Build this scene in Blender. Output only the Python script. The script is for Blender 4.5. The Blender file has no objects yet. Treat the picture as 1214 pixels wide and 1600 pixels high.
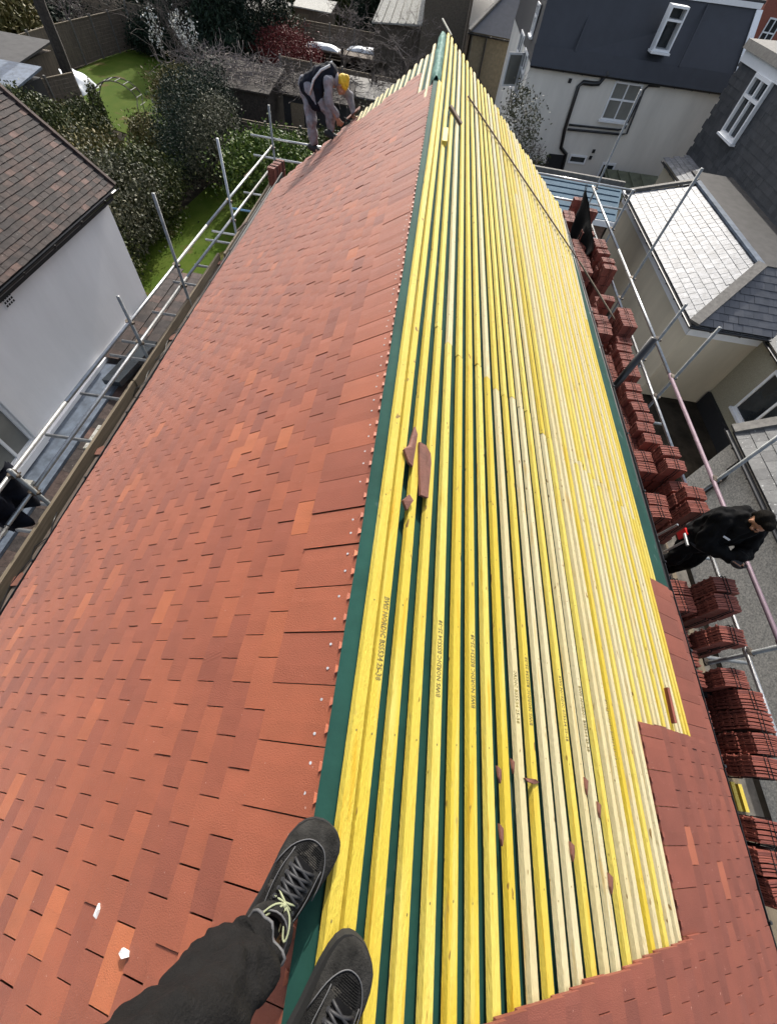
import bpy, bmesh, math, random
from mathutils import Vector, Matrix, noise
R = math.radians
random.seed(7)
C = 8.7                      # camera height above the ground
scn = bpy.context.scene
# ------------------------------------------------------------------ camera, sky, sun
F, CX, CY = 612.5, 607.0, 800.0
def _n(v): return v.normalized()
VR = _n(Vector((728 - CX, CY + 190, -F)))
UP = -_n(Vector((530 - CX, CY - 1170, -F)))
UP = _n(UP - VR * UP.dot(VR)); VX = VR.cross(UP)
def ray(u, v):
    c = Vector((u - CX, CY - v, -F)); return Vector((c.dot(VX), c.dot(VR), c.dot(UP)))
def atx(u, v, x):
    r = ray(u, v); r = r * (x / r.x); return Vector((r.x, r.y, r.z + C))
def aty(u, v, y):
    r = ray(u, v); r = r * (y / r.y); return Vector((r.x, r.y, r.z + C))
def atz(u, v, z):
    r = ray(u, v); r = r * ((z - C) / r.z); return Vector((r.x, r.y, z))
cam_d = bpy.data.cameras.new('camera'); cam = bpy.data.objects.new('camera', cam_d)
scn.collection.objects.link(cam); scn.camera = cam
cam_d.sensor_fit = 'VERTICAL'; cam_d.sensor_height = 24; cam_d.lens = F / 1600 * 24
cam_d.clip_start = 0.02; cam_d.clip_end = 600
cam.matrix_world = Matrix((VX, VR, UP)).to_4x4() @ Matrix.Identity(4)
cam.location = (0, 0, C)
SUN_EL, SUN_AZ = R(36.5), R(1)           # azimuth from +Y, minus = towards -X
world = bpy.data.worlds.new('World'); scn.world = world; world.use_nodes = True
wn = world.node_tree.nodes; wl = world.node_tree.links
sky = wn.new('ShaderNodeTexSky'); sky.sky_type = 'NISHITA'; sky.sun_disc = False
sky.sun_elevation = SUN_EL; sky.sun_rotation = SUN_AZ
sky.air_density = 1.0; sky.dust_density = 3.5; sky.ozone_density = 1.0
hs = wn.new('ShaderNodeHueSaturation'); hs.inputs['Saturation'].default_value = .6; wl.new(sky.outputs[0], hs.inputs['Color']); wl.new(hs.outputs[0], wn['Background'].inputs[0]); wn['Background'].inputs[1].default_value = 0.15
sd = bpy.data.lights.new('sun', 'SUN'); sd.energy = 3.0; sd.angle = R(0.5); sd.color = (1, .95, .87)
sun = bpy.data.objects.new('sun', sd); scn.collection.objects.link(sun)
sdir = Vector((math.sin(SUN_AZ) * math.cos(SUN_EL), math.cos(SUN_AZ) * math.cos(SUN_EL), math.sin(SUN_EL)))
sun.rotation_euler = sdir.to_track_quat('Z', 'Y').to_euler(); sun.location = (0, 0, 40)
scn.view_settings.view_transform = 'Standard'; scn.view_settings.look = 'None'
scn.view_settings.gamma = 1; scn.view_settings.exposure = 0.85
scn.cycles.max_bounces = 6; scn.cycles.diffuse_bounces = 3

# ------------------------------------------------------------------ materials
def mat(name, col, rough=.7, spec=.5, var=.12, scale=8, bump=0, bscale=60, metal=0, stretch=(1, 1, 1), col2=None,
        isl=0.0, cols=None, spots=None, obj_rand=None, sheen=0):
    m = bpy.data.materials.new(name); m.use_nodes = True
    nt = m.node_tree; N = nt.nodes; L = nt.links; b = N['Principled BSDF']
    b.inputs['Roughness'].default_value = rough; b.inputs['Metallic'].default_value = metal
    b.inputs['Specular IOR Level'].default_value = spec
    if sheen: b.inputs['Sheen Weight'].default_value = sheen; b.inputs['Sheen Roughness'].default_value = .35; b.inputs['Sheen Tint'].default_value = (1, .86, .82, 1)
    tc = N.new('ShaderNodeTexCoord'); mp = N.new('ShaderNodeMapping'); mp.inputs['Scale'].default_value = stretch
    L.new(tc.outputs['Object'], mp.inputs[0])
    nz = N.new('ShaderNodeTexNoise'); nz.inputs['Scale'].default_value = scale; nz.inputs['Detail'].default_value = 6
    nz.inputs['Roughness'].default_value = .62
    L.new(mp.outputs[0], nz.inputs['Vector'])
    def mix(fac, a, bb, mode='MIX'):
        x = N.new('ShaderNodeMix'); x.data_type = 'RGBA'; x.blend_type = mode
        for k, v in ((0, fac), (6, a), (7, bb)):
            if hasattr(v, 'links'): L.new(v, x.inputs[k])
            else: x.inputs[k].default_value = v if k == 0 else (*v[:3], 1)
        return x.outputs[2]
    if cols:
        g = N.new('ShaderNodeNewGeometry'); cr = N.new('ShaderNodeValToRGB'); cr.color_ramp.interpolation = 'CONSTANT' if isl == 2 else 'LINEAR'
        el = cr.color_ramp.elements
        el[0].position = cols[0][0]; el[0].color = (*cols[0][1], 1)
        el[1].position = cols[1][0]; el[1].color = (*cols[1][1], 1)
        for p, c in cols[2:]:
            e = el.new(p); e.color = (*c, 1)
        if obj_rand:
            oi = N.new('ShaderNodeObjectInfo'); L.new(oi.outputs['Random'], cr.inputs[0])
        else: L.new(g.outputs['Random Per Island'], cr.inputs[0])
        base = cr.outputs[0]
    else: base = None
    c2 = col2 or tuple(c * (1 - var * 2.2) for c in (col or (0, 0, 0)))
    rmp = N.new('ShaderNodeMapRange'); rmp.inputs[1].default_value = .35; rmp.inputs[2].default_value = .68
    L.new(nz.outputs[0], rmp.inputs[0])
    if base is None: out = mix(rmp.outputs[0], col, c2)
    else:
        dk = mix(1.0, base, tuple(1 - var * 2 for _ in range(3)), 'MULTIPLY'); out = mix(rmp.outputs[0], base, dk)
    if spots:
        sc, thr, scol = spots[:3]
        n2 = N.new('ShaderNodeTexNoise'); n2.inputs['Scale'].default_value = sc; n2.inputs['Detail'].default_value = 3
        L.new(mp.outputs[0], n2.inputs['Vector'])
        r2 = N.new('ShaderNodeMapRange'); r2.inputs[1].default_value = thr; r2.inputs[2].default_value = thr + .04
        L.new(n2.outputs[0], r2.inputs[0]); out = mix(r2.outputs[0], out, scol)
    L.new(out, b.inputs['Base Color'])
    if bump:
        n3 = N.new('ShaderNodeTexNoise'); n3.inputs['Scale'].default_value = bscale; n3.inputs['Detail'].default_value = 4
        L.new(mp.outputs[0], n3.inputs['Vector'])
        bp = N.new('ShaderNodeBump'); bp.inputs['Strength'].default_value = bump; bp.inputs['Distance'].default_value = .01
        L.new(n3.outputs[0], bp.inputs['Height']); L.new(bp.outputs[0], b.inputs['Normal'])
    return m
M = {}
tile_cols = [(0, (0.430, 0.136, 0.081)), (.2, (0.500, 0.155, 0.085)), (.5, (0.570, 0.177, 0.090)), (.74, (0.480, 0.149, 0.084)), (.86, (0.410, 0.128, 0.079)), (.945, (0.560, 0.174, 0.088)), (.985, (0.680, 0.221, 0.097)), (1, (0.700, 0.230, 0.101))]
M['tile'] = mat('clay_tile', None, rough=.5, spec=.42, var=.07, scale=5, bump=.25, bscale=260, cols=tile_cols, spots=(95, .735, (.70, .48, .40)), sheen=.8)
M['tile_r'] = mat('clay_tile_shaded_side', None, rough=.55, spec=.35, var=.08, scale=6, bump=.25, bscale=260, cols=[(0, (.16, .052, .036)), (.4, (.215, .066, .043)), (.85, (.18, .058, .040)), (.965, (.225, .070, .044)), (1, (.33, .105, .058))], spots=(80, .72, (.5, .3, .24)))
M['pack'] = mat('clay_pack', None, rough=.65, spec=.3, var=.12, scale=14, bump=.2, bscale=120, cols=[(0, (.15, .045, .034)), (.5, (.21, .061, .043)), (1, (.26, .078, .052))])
M['nail'] = mat('nail', (.75, .75, .74), rough=.35, metal=.6)
M['membrane'] = mat('membrane', (.013, .060, .047), spec=.2, rough=.85, var=.14, scale=4, bump=.25, bscale=18, spots=(5, .66, (.05, .09, .08)))
M['membrane2'] = mat('membrane_teal', (.045, .17, .135), spec=.25, rough=.75, var=.16, scale=9, bump=1, bscale=14)
def batten_mat(name, c_lo, c_hi):
    m = mat(name, None, rough=.6, spec=.35, var=.05, scale=30, stretch=(9, 1.2, 9), bump=.5, bscale=45, obj_rand=1,
            cols=[(0, c_lo), (1, c_hi)])
    nt = m.node_tree; N = nt.nodes; L = nt.links; b = N['Principled BSDF']
    src = b.inputs['Base Color'].links[0].from_socket
    tc = N.new('ShaderNodeTexCoord')
    def layer(src, sc, stretch, lo, hi, col, seed):
        mp = N.new('ShaderNodeMapping'); mp.inputs['Scale'].default_value = stretch
        mp.inputs['Location'].default_value = (seed, seed * 2.3, 0); L.new(tc.outputs['Object'], mp.inputs[0])
        n = N.new('ShaderNodeTexNoise'); n.inputs['Scale'].default_value = sc; n.inputs['Detail'].default_value = 2
        L.new(mp.outputs[0], n.inputs['Vector'])
        r = N.new('ShaderNodeMapRange'); r.inputs[1].default_value = lo; r.inputs[2].default_value = hi; L.new(n.outputs[0], r.inputs[0])
        x = N.new('ShaderNodeMix'); x.data_type = 'RGBA'; L.new(r.outputs[0], x.inputs[0]); L.new(src, x.inputs[6]); x.inputs[7].default_value = (*col, 1)
        return x.outputs[2]
    o = layer(src, 6, (4, .25, 4), .56, .80, tuple(c * .65 + p for c, p in zip(c_hi, (.24, .20, .07))), 3)   # paler, washed lengths
    o = layer(o, 7, (6, .5, 6), .6, .78, (c_lo[0] * .93, c_lo[1] * .72, c_lo[2] * .4), 11)                 # soaked dye
    o = layer(o, 15, (2.2, .9, 2.2), .70, .735, (.20, .11, .025), 23); o = layer(o, 30, (1.5, .35, 1.5), .70, .80, (.33, .24, .08), 31); o = layer(o, 70, (7, .22, 7), .54, .74, tuple(c * .72 for c in c_lo), 41)                                      # knots
    L.new(o, b.inputs['Base Color'])
    return m
M['bat_y'] = batten_mat('batten_yellow', (.61, .445, .035), (.67, .54, .11))
M['bat_p'] = batten_mat('batten_pale', (.60, .50, .25), (.64, .56, .34))
M['endgrain'] = mat('endgrain', (.72, .66, .42), rough=.8)
M['ink'] = mat('ink', (.06, .05, .02), rough=.8, col2=(.32, .25, .06), scale=55)
M['steel'] = mat('galvanised_steel', (.46, .47, .47), rough=.34, metal=.75, var=.14, scale=14, stretch=(1, 1, 1), bump=.1, bscale=90)
M['steel_d'] = mat('weathered_steel', (.24, .25, .25), rough=.5, metal=.55, var=.2, scale=12)
M['steel_pk'] = mat('pink_painted_steel', (.17, .115, .145), rough=.55, metal=.2, var=.12, scale=9)
M['steel_bl'] = mat('blue_steel', (.12, .26, .42), rough=.45, metal=.3)
M['coupler'] = mat('coupler', (.16, .13, .10), rough=.55, metal=.7, var=.25, scale=40)
M['board'] = mat('board', (.19, .15, .10), rough=.9, var=.2, scale=3, stretch=(10, .6, 10), bump=.3, bscale=40)
M['board_d'] = mat('deck', (.13, .10, .08), rough=.9, var=.25, scale=3, stretch=(8, .6, 8))
M['black'] = mat('black_plastic', (.012, .012, .013), rough=.32)
M['blackm'] = mat('black_matt', (.014, .014, .016), rough=.75)
M['white'] = mat('white_render', (.80, .80, .81), rough=.85, var=.06, scale=1.1, stretch=(1, 1, .3), bump=.15, bscale=30)
M['white2'] = mat('offwhite_render', (.68, .65, .59), rough=.9, var=.08, scale=1.0, stretch=(1, 1, .3), bump=.15, bscale=40)
M['cream'] = mat('cream_render', (.58, .51, .38), rough=.9, var=.09, scale=1.0, stretch=(1, 1, .3), bump=.1, bscale=40)
M['cream2'] = mat('pebbledash_cream', (.42, .385, .28), rough=.95, var=.16, scale=45, bump=.5, bscale=110)
M['pebble'] = mat('pebbledash', (.72, .68, .60), rough=.95, var=.28, scale=30, bump=.8, bscale=70)
M['brown_r'] = mat('brown_roughcast', (.115, .095, .072), rough=.95, var=.2, scale=12, bump=.5, bscale=50)
M['tan_r'] = mat('tan_roughcast', (.17, .145, .10), rough=.95, var=.14, scale=6, bump=.4, bscale=50)
M['upvc'] = mat('upvc', (.76, .77, .78), rough=.35, var=.02)
M['glass'] = mat('window_glass', (.035, .042, .048), rough=.06, spec=.7, var=.3, scale=1.3)
M['glass_g'] = mat('frosted_glass', (.20, .20, .18), rough=.3, spec=.5, var=.12, scale=2)
M['slate'] = mat('slate', None, rough=.42, spec=.55, var=.14, scale=4, bump=.25, bscale=40, cols=[(0, (.045, .049, .06)), (.5, (.06, .065, .076)), (1, (.08, .083, .093))])
M['slate_s'] = mat('smooth_slate', None, rough=.58, spec=.45, var=.3, scale=7, bump=.3, bscale=16, cols=[(0, (.14, .15, .17)), (.5, (.18, .19, .21)), (1, (.24, .25, .27))])
M['slate_o'] = mat('old_slate', None, rough=.6, spec=.4, var=.2, scale=5, bump=.4, bscale=30, cols=[(0, (.085, .085, .085)), (1, (.15, .15, .145))], spots=(16, .66, (.33, .33, .32)))
M['hang'] = mat('slate_hanging', None, rough=.6, spec=.4, var=.12, scale=4, cols=[(0, (.040, .043, .048)), (1, (.065, .067, .073))])
M['clad'] = mat('dark_blue_cladding', (.028, .031, .040), rough=.6, var=.1, scale=2)
M['felt'] = mat('felt', (.055, .052, .05), rough=.85, var=.2, scale=3)
M['ridge'] = mat('ridge_tile', (.15, .14, .125), rough=.8, var=.2, scale=9, bump=.3, bscale=50)
M['conc'] = mat('brown_roof_tile', None, rough=.8, spec=.25, var=.28, scale=9, bump=.5, bscale=50, cols=[(0, (.040, .034, .033)), (.35, (.060, .047, .043)), (.6, (.085, .058, .050)), (.78, (.05, .043, .040)), (.945, (.12, .076, .063)), (1, (.17, .105, .088))], spots=(26, .68, (.16, .145, .13)))
M['brick'] = mat('red_brick', (.32, .105, .07), rough=.9, var=.2, scale=20)
M['brick_o'] = mat('old_brick', (.22, .135, .10), rough=.9, var=.2, scale=14)
M['blueroof'] = mat('blue_grey_roof', (.075, .12, .16), spec=.15, rough=.9, var=.1, scale=3)
M['greenroof'] = mat('green_roof', (.13, .14, .085), rough=.6, var=.2, scale=3)
M['lead'] = mat('lead_grey', (.13, .16, .205), rough=.5, var=.25, scale=5, bump=.4, bscale=14)
M['stone'] = mat('mossy_stone', (.45, .44, .40), rough=.9, var=.25, scale=12, spots=(18, .6, (.14, .15, .10)))
M['soil'] = mat('soil', (.042, .034, .025), rough=1, spec=.1, var=.35, scale=1.3, bump=.6, bscale=9)
M['paving'] = mat('paving', (.16, .145, .125), rough=.95, var=.25, scale=5, bump=.2, bscale=20)
M['grass'] = mat('grass', (.064, .090, .010), rough=.95, spec=.1, var=.28, scale=1.1, bump=1.0, bscale=30, col2=(.038, .075, .004), spots=(.9, .60, (.085, .075, .022)))
M['fence'] = mat('fence', (.135, .105, .078), rough=.9, var=.2, scale=4, stretch=(3, 3, .6))
M['bark'] = mat('bark', (.05, .04, .032), rough=.95, var=.3, scale=12, bump=.6, bscale=30)
M['twig'] = mat('twig', (.13, .105, .09), rough=.9, var=.3, scale=5)
M['twig2'] = mat('pale_twig', (.23, .19, .17), rough=.9, var=.3, scale=5)
def leafm(n, a, b, c, rough=.6): return mat(n, None, rough=max(rough, .55), spec=.22, var=.2, scale=3, cols=[(0, a), (.6, b), (1, c)])
M['leaf_dark'] = leafm('leaf_dark', (.008, .018, .012), (.014, .03, .016), (.025, .045, .022), .7)
M['leaf_olive'] = leafm('leaf_olive', (.06, .06, .013), (.125, .112, .03), (.26, .21, .09))
M['leaf_green'] = leafm('leaf_green', (.024, .036, .009), (.055, .070, .016), (.17, .17, .06))
M['leaf_bright'] = leafm('leaf_bright', (.035, .07, .010), (.085, .14, .02), (.24, .30, .06), .4)
M['leaf_grey'] = leafm('leaf_grey', (.045, .05, .028), (.085, .088, .048), (.20, .185, .12), .6)
M['leaf_red'] = leafm('leaf_red', (.11, .018, .02), (.20, .035, .035), (.26, .08, .06), .6)
M['blossom'] = leafm('blossom', (.4, .4, .36), (.6, .6, .55), (.8, .8, .76), .6)
M['tarp'] = mat('white_sheet', (.66, .70, .74), rough=.4, var=.15, scale=3, bump=.6, bscale=6)
M['trouser'] = mat('trouser_cloth', (.0085, .008, .0078), rough=.9, spec=.2, var=.2, scale=30, bump=.5, bscale=220)
M['skin'] = mat('skin', (.40, .205, .13), rough=.5, var=.08, scale=20)
M['hair'] = mat('hair', (.006, .005, .004), rough=.95, spec=.1, bump=.6, bscale=120)
M['cloth_b'] = mat('black_cloth', (.0035, .0035, .004), rough=.9, spec=.15, var=.2, scale=9, bump=.5, bscale=14)
M['cloth_n'] = mat('navy_cloth', (.008, .010, .018), rough=.85, spec=.2, var=.2, scale=12)
M['cloth_g'] = mat('grey_cloth', (.27, .26, .285), rough=.9, var=.2, scale=14, bump=.5, bscale=22)
M['cloth_lg'] = mat('pale_stripe', (.60, .60, .60), rough=.8)
M['yellow'] = mat('yellow_beanie', (.72, .45, .02), rough=.7, var=.15, scale=40, bump=.4, bscale=80)
M['red'] = mat('red_plastic', (.55, .02, .02), rough=.4)
M['shoe'] = mat('shoe_fabric', (.015, .0145, .014), rough=.85, spec=.2, var=.25, scale=60, bump=1.0, bscale=380, spots=(34, .60, (.05, .046, .04)))
M['shoe2'] = mat('shoe_suede', (.028, .027, .025), rough=.95, spec=.15, var=.35, scale=20, bump=.4, bscale=200)
M['sole'] = mat('sole', (.012, .012, .012), rough=.85)
M['piping'] = mat('grey_piping', (.085, .085, .088), rough=.7)
M['lace_l'] = mat('lime_lace', (.27, .29, .17), rough=.8)
M['lace_d'] = mat('dark_lace', (.02, .02, .022), rough=.6)
M['mortar'] = mat('mortar', (.8, .78, .74), rough=.9)
M['terra'] = mat('broken_tile', (.19, .075, .05), rough=.75, var=.15, scale=20, bump=.3, bscale=100)
M['wood_old'] = mat('old_wood', (.22, .15, .11), rough=.85, var=.2, scale=10)
M['wood_pale'] = mat('pale_wood', (.62, .58, .48), rough=.8)

# ------------------------------------------------------------------ object helpers
col = scn.collection
ROOT = {}
def rloc(o):
    while o.parent: o = o.parent
    return o.location
def tag(o, label=None, cat=None, group=None, kind=None):
    if label: o['label'] = label
    if cat: o['category'] = cat
    if group: o['group'] = group
    if kind: o['kind'] = kind
    return o
def thing(name, loc, label, cat, group=None):
    o = bpy.data.objects.new(name, None); col.objects.link(o); o.location = loc; o.empty_display_size = .2
    return tag(o, label, cat, group)
def obj(name, vf, m, parent=None, smooth=False, label=None):
    v, f = vf[0], vf[1]
    me = bpy.data.meshes.new(name)
    org = Vector((0, 0, 0))
    if parent: org = rloc(parent).copy()
    elif v:
        xs = [p[0] for p in v]; ys = [p[1] for p in v]; zs = [p[2] for p in v]
        org = Vector(((min(xs) + max(xs)) / 2, (min(ys) + max(ys)) / 2, min(zs)))
    me.from_pydata([(p[0] - org[0], p[1] - org[1], p[2] - org[2]) for p in v], [], f)
    me.validate(); me.update()
    ms = m if isinstance(m, (list, tuple)) else [m]
    for x in ms: me.materials.append(M[x] if isinstance(x, str) else x)
    if len(vf) > 2 and vf[2]:
        for p, i in zip(me.polygons, vf[2]): p.material_index = i
    if smooth:
        for p in me.polygons: p.use_smooth = True
    o = bpy.data.objects.new(name, me); col.objects.link(o)
    if parent: o.parent = parent
    else: o.location = org
    if label: o['label'] = label
    return o
def join(*vfs):
    V, Fc = [], []
    for v, f in vfs:
        n = len(V); V += list(v); Fc += [tuple(i + n for i in q) for q in f]
    return V, Fc
BF = [(0, 3, 2, 1), (4, 5, 6, 7), (0, 1, 5, 4), (1, 2, 6, 5), (2, 3, 7, 6), (3, 0, 4, 7)]
def box(x0, x1, y0, y1, z0, z1):
    return [(x0, y0, z0), (x1, y0, z0), (x1, y1, z0), (x0, y1, z0), (x0, y0, z1), (x1, y0, z1), (x1, y1, z1), (x0, y1, z1)], BF
def hexa(p): return [tuple(q) for q in p], BF
def bar(a, b, w, h, upv=(0, 0, 1)):
    a, b = Vector(a), Vector(b); d = (b - a).normalized(); s = d.cross(Vector(upv))
    if s.length < 1e-4: s = Vector((1, 0, 0))
    s.normalize(); t = s.cross(d).normalized(); s *= w / 2; t *= h / 2
    return hexa([a - s - t, a + s - t, b + s - t, b - s - t, a - s + t, a + s + t, b + s + t, b - s + t])
def tube(pts, r, n=10, cap=True, radii=None):
    pts = [Vector(p) for p in pts]; V, Fc = [], []
    prev = None
    for i, p in enumerate(pts):
        d = (pts[min(i + 1, len(pts) - 1)] - pts[max(i - 1, 0)]).normalized()
        if prev is None:
            s = d.cross(Vector((0, 0, 1)))
            if s.length < .05: s = d.cross(Vector((1, 0, 0)))
        else: s = prev - d * prev.dot(d)
        s.normalize(); prev = s; t = d.cross(s)
        rr = radii[i] if radii else r
        for k in range(n):
            a = 2 * math.pi * k / n; V.append(tuple(p + s * (math.cos(a) * rr) + t * (math.sin(a) * rr)))
    for i in range(len(pts) - 1):
        for k in range(n):
            Fc.append((i * n + k, i * n + (k + 1) % n, (i + 1) * n + (k + 1) % n, (i + 1) * n + k))
    if cap:
        Fc.append(tuple(range(n - 1, -1, -1))); Fc.append(tuple((len(pts) - 1) * n + k for k in range(n)))
    return V, Fc
def poly_prism(pts, z0, z1):
    n = len(pts); V = [(p[0], p[1], z0) for p in pts] + [(p[0], p[1], z1) for p in pts]
    return V, [tuple(range(n - 1, -1, -1)), tuple(range(n, 2 * n))] + [(i, (i + 1) % n, n + (i + 1) % n, n + i) for i in range(n)]
def slabs(P, nu, nv, tw, gauge, length, th, keep=lambda u, v: True, stag=True, gap=.003, jit=.0015, u0=0, seg=1, umax=None, rnd=None, camber=0.0):
    """courses of overlapping slabs; P(u, v, h) maps eave-run, up-slope, height to the world; course 0 at v = 0"""
    rg = rnd or random.Random(3); V, Fc = [], []
    for j in range(nv):
        for i in range(-1, nu + 1):
            ua = u0 + (i + (.5 if (stag and j % 2) else 0)) * tw; ub = ua + tw - gap
            if umax is not None:
                if ua > umax - .03: continue
                if ub > umax - .03: ub = umax + rg.gauss(0, .004)
            if not keep((ua + ub) / 2, j * gauge + gauge / 2): continue
            L = length(j) if callable(length) else length
            va, vb = j * gauge, j * gauge + L; sl = th / gauge
            ja, jb, jv, jr = rg.gauss(0, jit), rg.gauss(0, jit), rg.gauss(0, jit), rg.gauss(0, jit * .7)
            base = len(V)
            for bot in (0, 1):
                for (v, dj) in ((va + jv, 0), (vb + jv, 0)):
                    for s in range(seg + 1):
                        u = ua + (ub - ua) * s / seg
                        h = 2 * th - sl * (v - va) - bot * th + (ja if s == 0 else jb if s == seg else (ja + jb) / 2) + (0 if bot else camber * (1 - (2 * s / seg - 1) ** 2))
                        V.append(tuple(P(u, v + (jr if s == seg else 0), h)))
            n = seg + 1
            A, B, Cc, D = base, base + n, base + 2 * n, base + 3 * n     # top tail, top head, bottom tail, bottom head
            for s in range(seg):
                Fc.append((A + s, A + s + 1, B + s + 1, B + s)); Fc.append((Cc + s, D + s, D + s + 1, Cc + s + 1))
                Fc.append((A + s, Cc + s, Cc + s + 1, A + s + 1)); Fc.append((B + s, B + s + 1, D + s + 1, D + s))
            Fc.append((A, B, D, Cc)); Fc.append((A + seg, Cc + seg, D + seg, B + seg))
    return V, Fc
def planeP(O, U, S):
    O, U, S = Vector(O), Vector(U).normalized(), Vector(S).normalized(); Nn = U.cross(S).normalized()
    if Nn.z < 0: Nn = -Nn
    return lambda u, v, h: O + U * u + S * v + Nn * h
def window(parent, O, U, w, h, vbars=(), hbars=(), fw=.06, name='window', pm='glass', sill=True, depth=.06, Nn=None):
    O, U = Vector(O), Vector(U).normalized(); Z = Vector((0, 0, 1)); Nn = Nn or U.cross(Z)
    Nn = Vector(Nn).normalized()
    def pb(u0, u1, v0, v1, d0, d1):
        c = [(u0, v0, d0), (u1, v0, d0), (u1, v0, d1), (u0, v0, d1), (u0, v1, d0), (u1, v1, d0), (u1, v1, d1), (u0, v1, d1)]
        return hexa([O + U * a + Z * b + Nn * d for a, b, d in c])
    fr = [pb(0, w, 0, fw, 0, depth), pb(0, w, h - fw, h, 0, depth), pb(0, fw, fw, h - fw, 0, depth), pb(w - fw, w, fw, h - fw, 0, depth)]
    for b in vbars: fr.append(pb(b - fw * .45, b + fw * .45, fw, h - fw, 0, depth * .9))
    for b in hbars: fr.append(pb(fw, w - fw, b - fw * .45, b + fw * .45, 0, depth * .95))
    f = obj(name, join(*fr), 'upvc', parent)
    obj('pane', pb(fw, w - fw, fw, h - fw, .004, .02), pm, f)
    if sill: obj('sill', pb(-.06, w + .06, -.07, -.003, 0, depth + .07), 'upvc', f)
    return f
def evalmesh(o):
    dg = bpy.context.evaluated_depsgraph_get(); dg.update()
    return bpy.data.meshes.new_from_object(o.evaluated_get(dg))
def ball(c, r, n=14):
    """ellipsoid; r number or triple, optional rotation as 4th item"""
    c = Vector(c); rx, ry, rz = (r, r, r) if not hasattr(r, '__len__') else r[:3]
    rot = r[3] if hasattr(r, '__len__') and len(r) > 3 else None
    V, Fc = [], []
    for i in range(1, n):
        th = math.pi * i / n
        for k in range(n * 2):
            a = math.pi * k / n
            p = Vector((math.sin(th) * math.cos(a) * rx, math.sin(th) * math.sin(a) * ry, math.cos(th) * rz))
            if rot: p = rot @ p
            V.append(tuple(c + p))
    m = n * 2
    for i in range(n - 2):
        for k in range(m): Fc.append((i * m + k, (i + 1) * m + k, (i + 1) * m + (k + 1) % m, i * m + (k + 1) % m))
    t = Vector((0, 0, rz)); 
    if rot: t = rot @ t
    V += [tuple(c + t), tuple(c - t)]; a = len(V) - 2
    for k in range(m):
        Fc.append((a, k, (k + 1) % m)); Fc.append((a + 1, (n - 2) * m + (k + 1) % m, (n - 2) * m + k))
    return V, Fc
def caps(pts, radii, n=12):
    """rounded tapered chain"""
    out = []
    for p, r in zip(pts, radii): out.append(ball(p, r, 8))
    for i in range(len(pts) - 1): out.append(tube([pts[i], pts[i + 1]], 0, n, True, [radii[i], radii[i + 1]]))
    return join(*out)
def melt(name, vf, m, parent, voxel=.012, smooth=4, label=None, wrinkle=0):
    """fuse overlapping solids into one continuous skin"""
    me = bpy.data.meshes.new('tmp'); me.from_pydata(vf[0], [], vf[1]); me.update()
    t = bpy.data.objects.new('tmp', me); col.objects.link(t)
    a = t.modifiers.new('r', 'REMESH'); a.mode = 'VOXEL'; a.voxel_size = voxel
    b = t.modifiers.new('s', 'SMOOTH'); b.factor = .5; b.iterations = smooth
    r = evalmesh(t); bpy.data.objects.remove(t)
    V = [tuple(v.co) for v in r.vertices]; Fc = [tuple(p.vertices) for p in r.polygons]
    if wrinkle:
        nn = [v.normal.copy() for v in r.vertices]
        V = [tuple(Vector(v) + nn[i] * wrinkle * noise.noise(Vector((v[0] * 16, v[1] * 16, v[2] * 9)))) for i, v in enumerate(V)]
    bpy.data.meshes.remove(r)
    return obj(name, (V, Fc), m, parent, smooth=True, label=label)

# ------------------------------------------------------------------ the ground
g = obj('ground', ([(-250, -60, 0), (250, -60, 0), (250, 400, 0), (-250, 400, 0)], [(0, 1, 2, 3)]), 'soil'); tag(g, kind='structure')
def sheet(name, pts, z, m):
    o = obj(name, ([(p[0], p[1], z) for p in pts], [tuple(range(len(pts)))]), m); tag(o, kind='structure'); return o
sheet('lawn', [(-22.3, 28.2), (-13.0, 25), (-11.6, 24), (-12.4, 28), (-14.6, 36), (-14.8, 40), (-22, 40)], .02, 'grass')
sheet('lawn', [(-14.5, 19), (-11, 19), (-11.8, 25.5), (-15.5, 26.5)], .012, 'grass')
sheet('lawn', [(-10.8, 11), (-6.9, 11), (-7.2, 22), (-9.8, 22)], .02, 'grass')
sheet('path', [(3.2, -4), (8.3, -4), (8.3, 11.4), (3.2, 11.4)], .008, 'paving')

# ------------------------------------------------------------------ the house being re-roofed
ZR = C - 1.28                       # ridge height
TL, TR = .755, .70                  # roof pitches
XL, XR = -2.78, 2.92
def lerp_tab(tab, x):
    for (a, za), (b, zb) in zip(tab, tab[1:]):
        if x <= b: return za + (zb - za) * (x - a) / (b - a)
    return tab[-1][1] + (tab[-1][1] - tab[-2][1]) * (x - tab[-1][0]) / (tab[-1][0] - tab[-2][0])
FAR = [(0, 0), (.47, -.36), (.86, -.70), (1.27, -1.05), (1.62, -1.28), (1.97, -1.475), (2.68, -1.74)]
def zL(x, y):
    a = abs(x); s = min(1, max(0, (y - 4) / 5))
    return ZR - (TL + .012 * s) * a + .007 * math.sin(y * 1.7 + a * 2) * min(1, a)
def zRt(x): return ZR - TR * x
house = thing('house', (0, 3.5, 0), 'house with its long roof half covered in red tiles and half in bare yellow battens', 'house')
def yend(x): return 9.25 if x < 0 else 10.12
cL, sL = math.cos(math.atan(TL)), math.sin(math.atan(TL))
cR, sR = math.cos(math.atan(TR)), math.sin(math.atan(TR))
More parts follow.
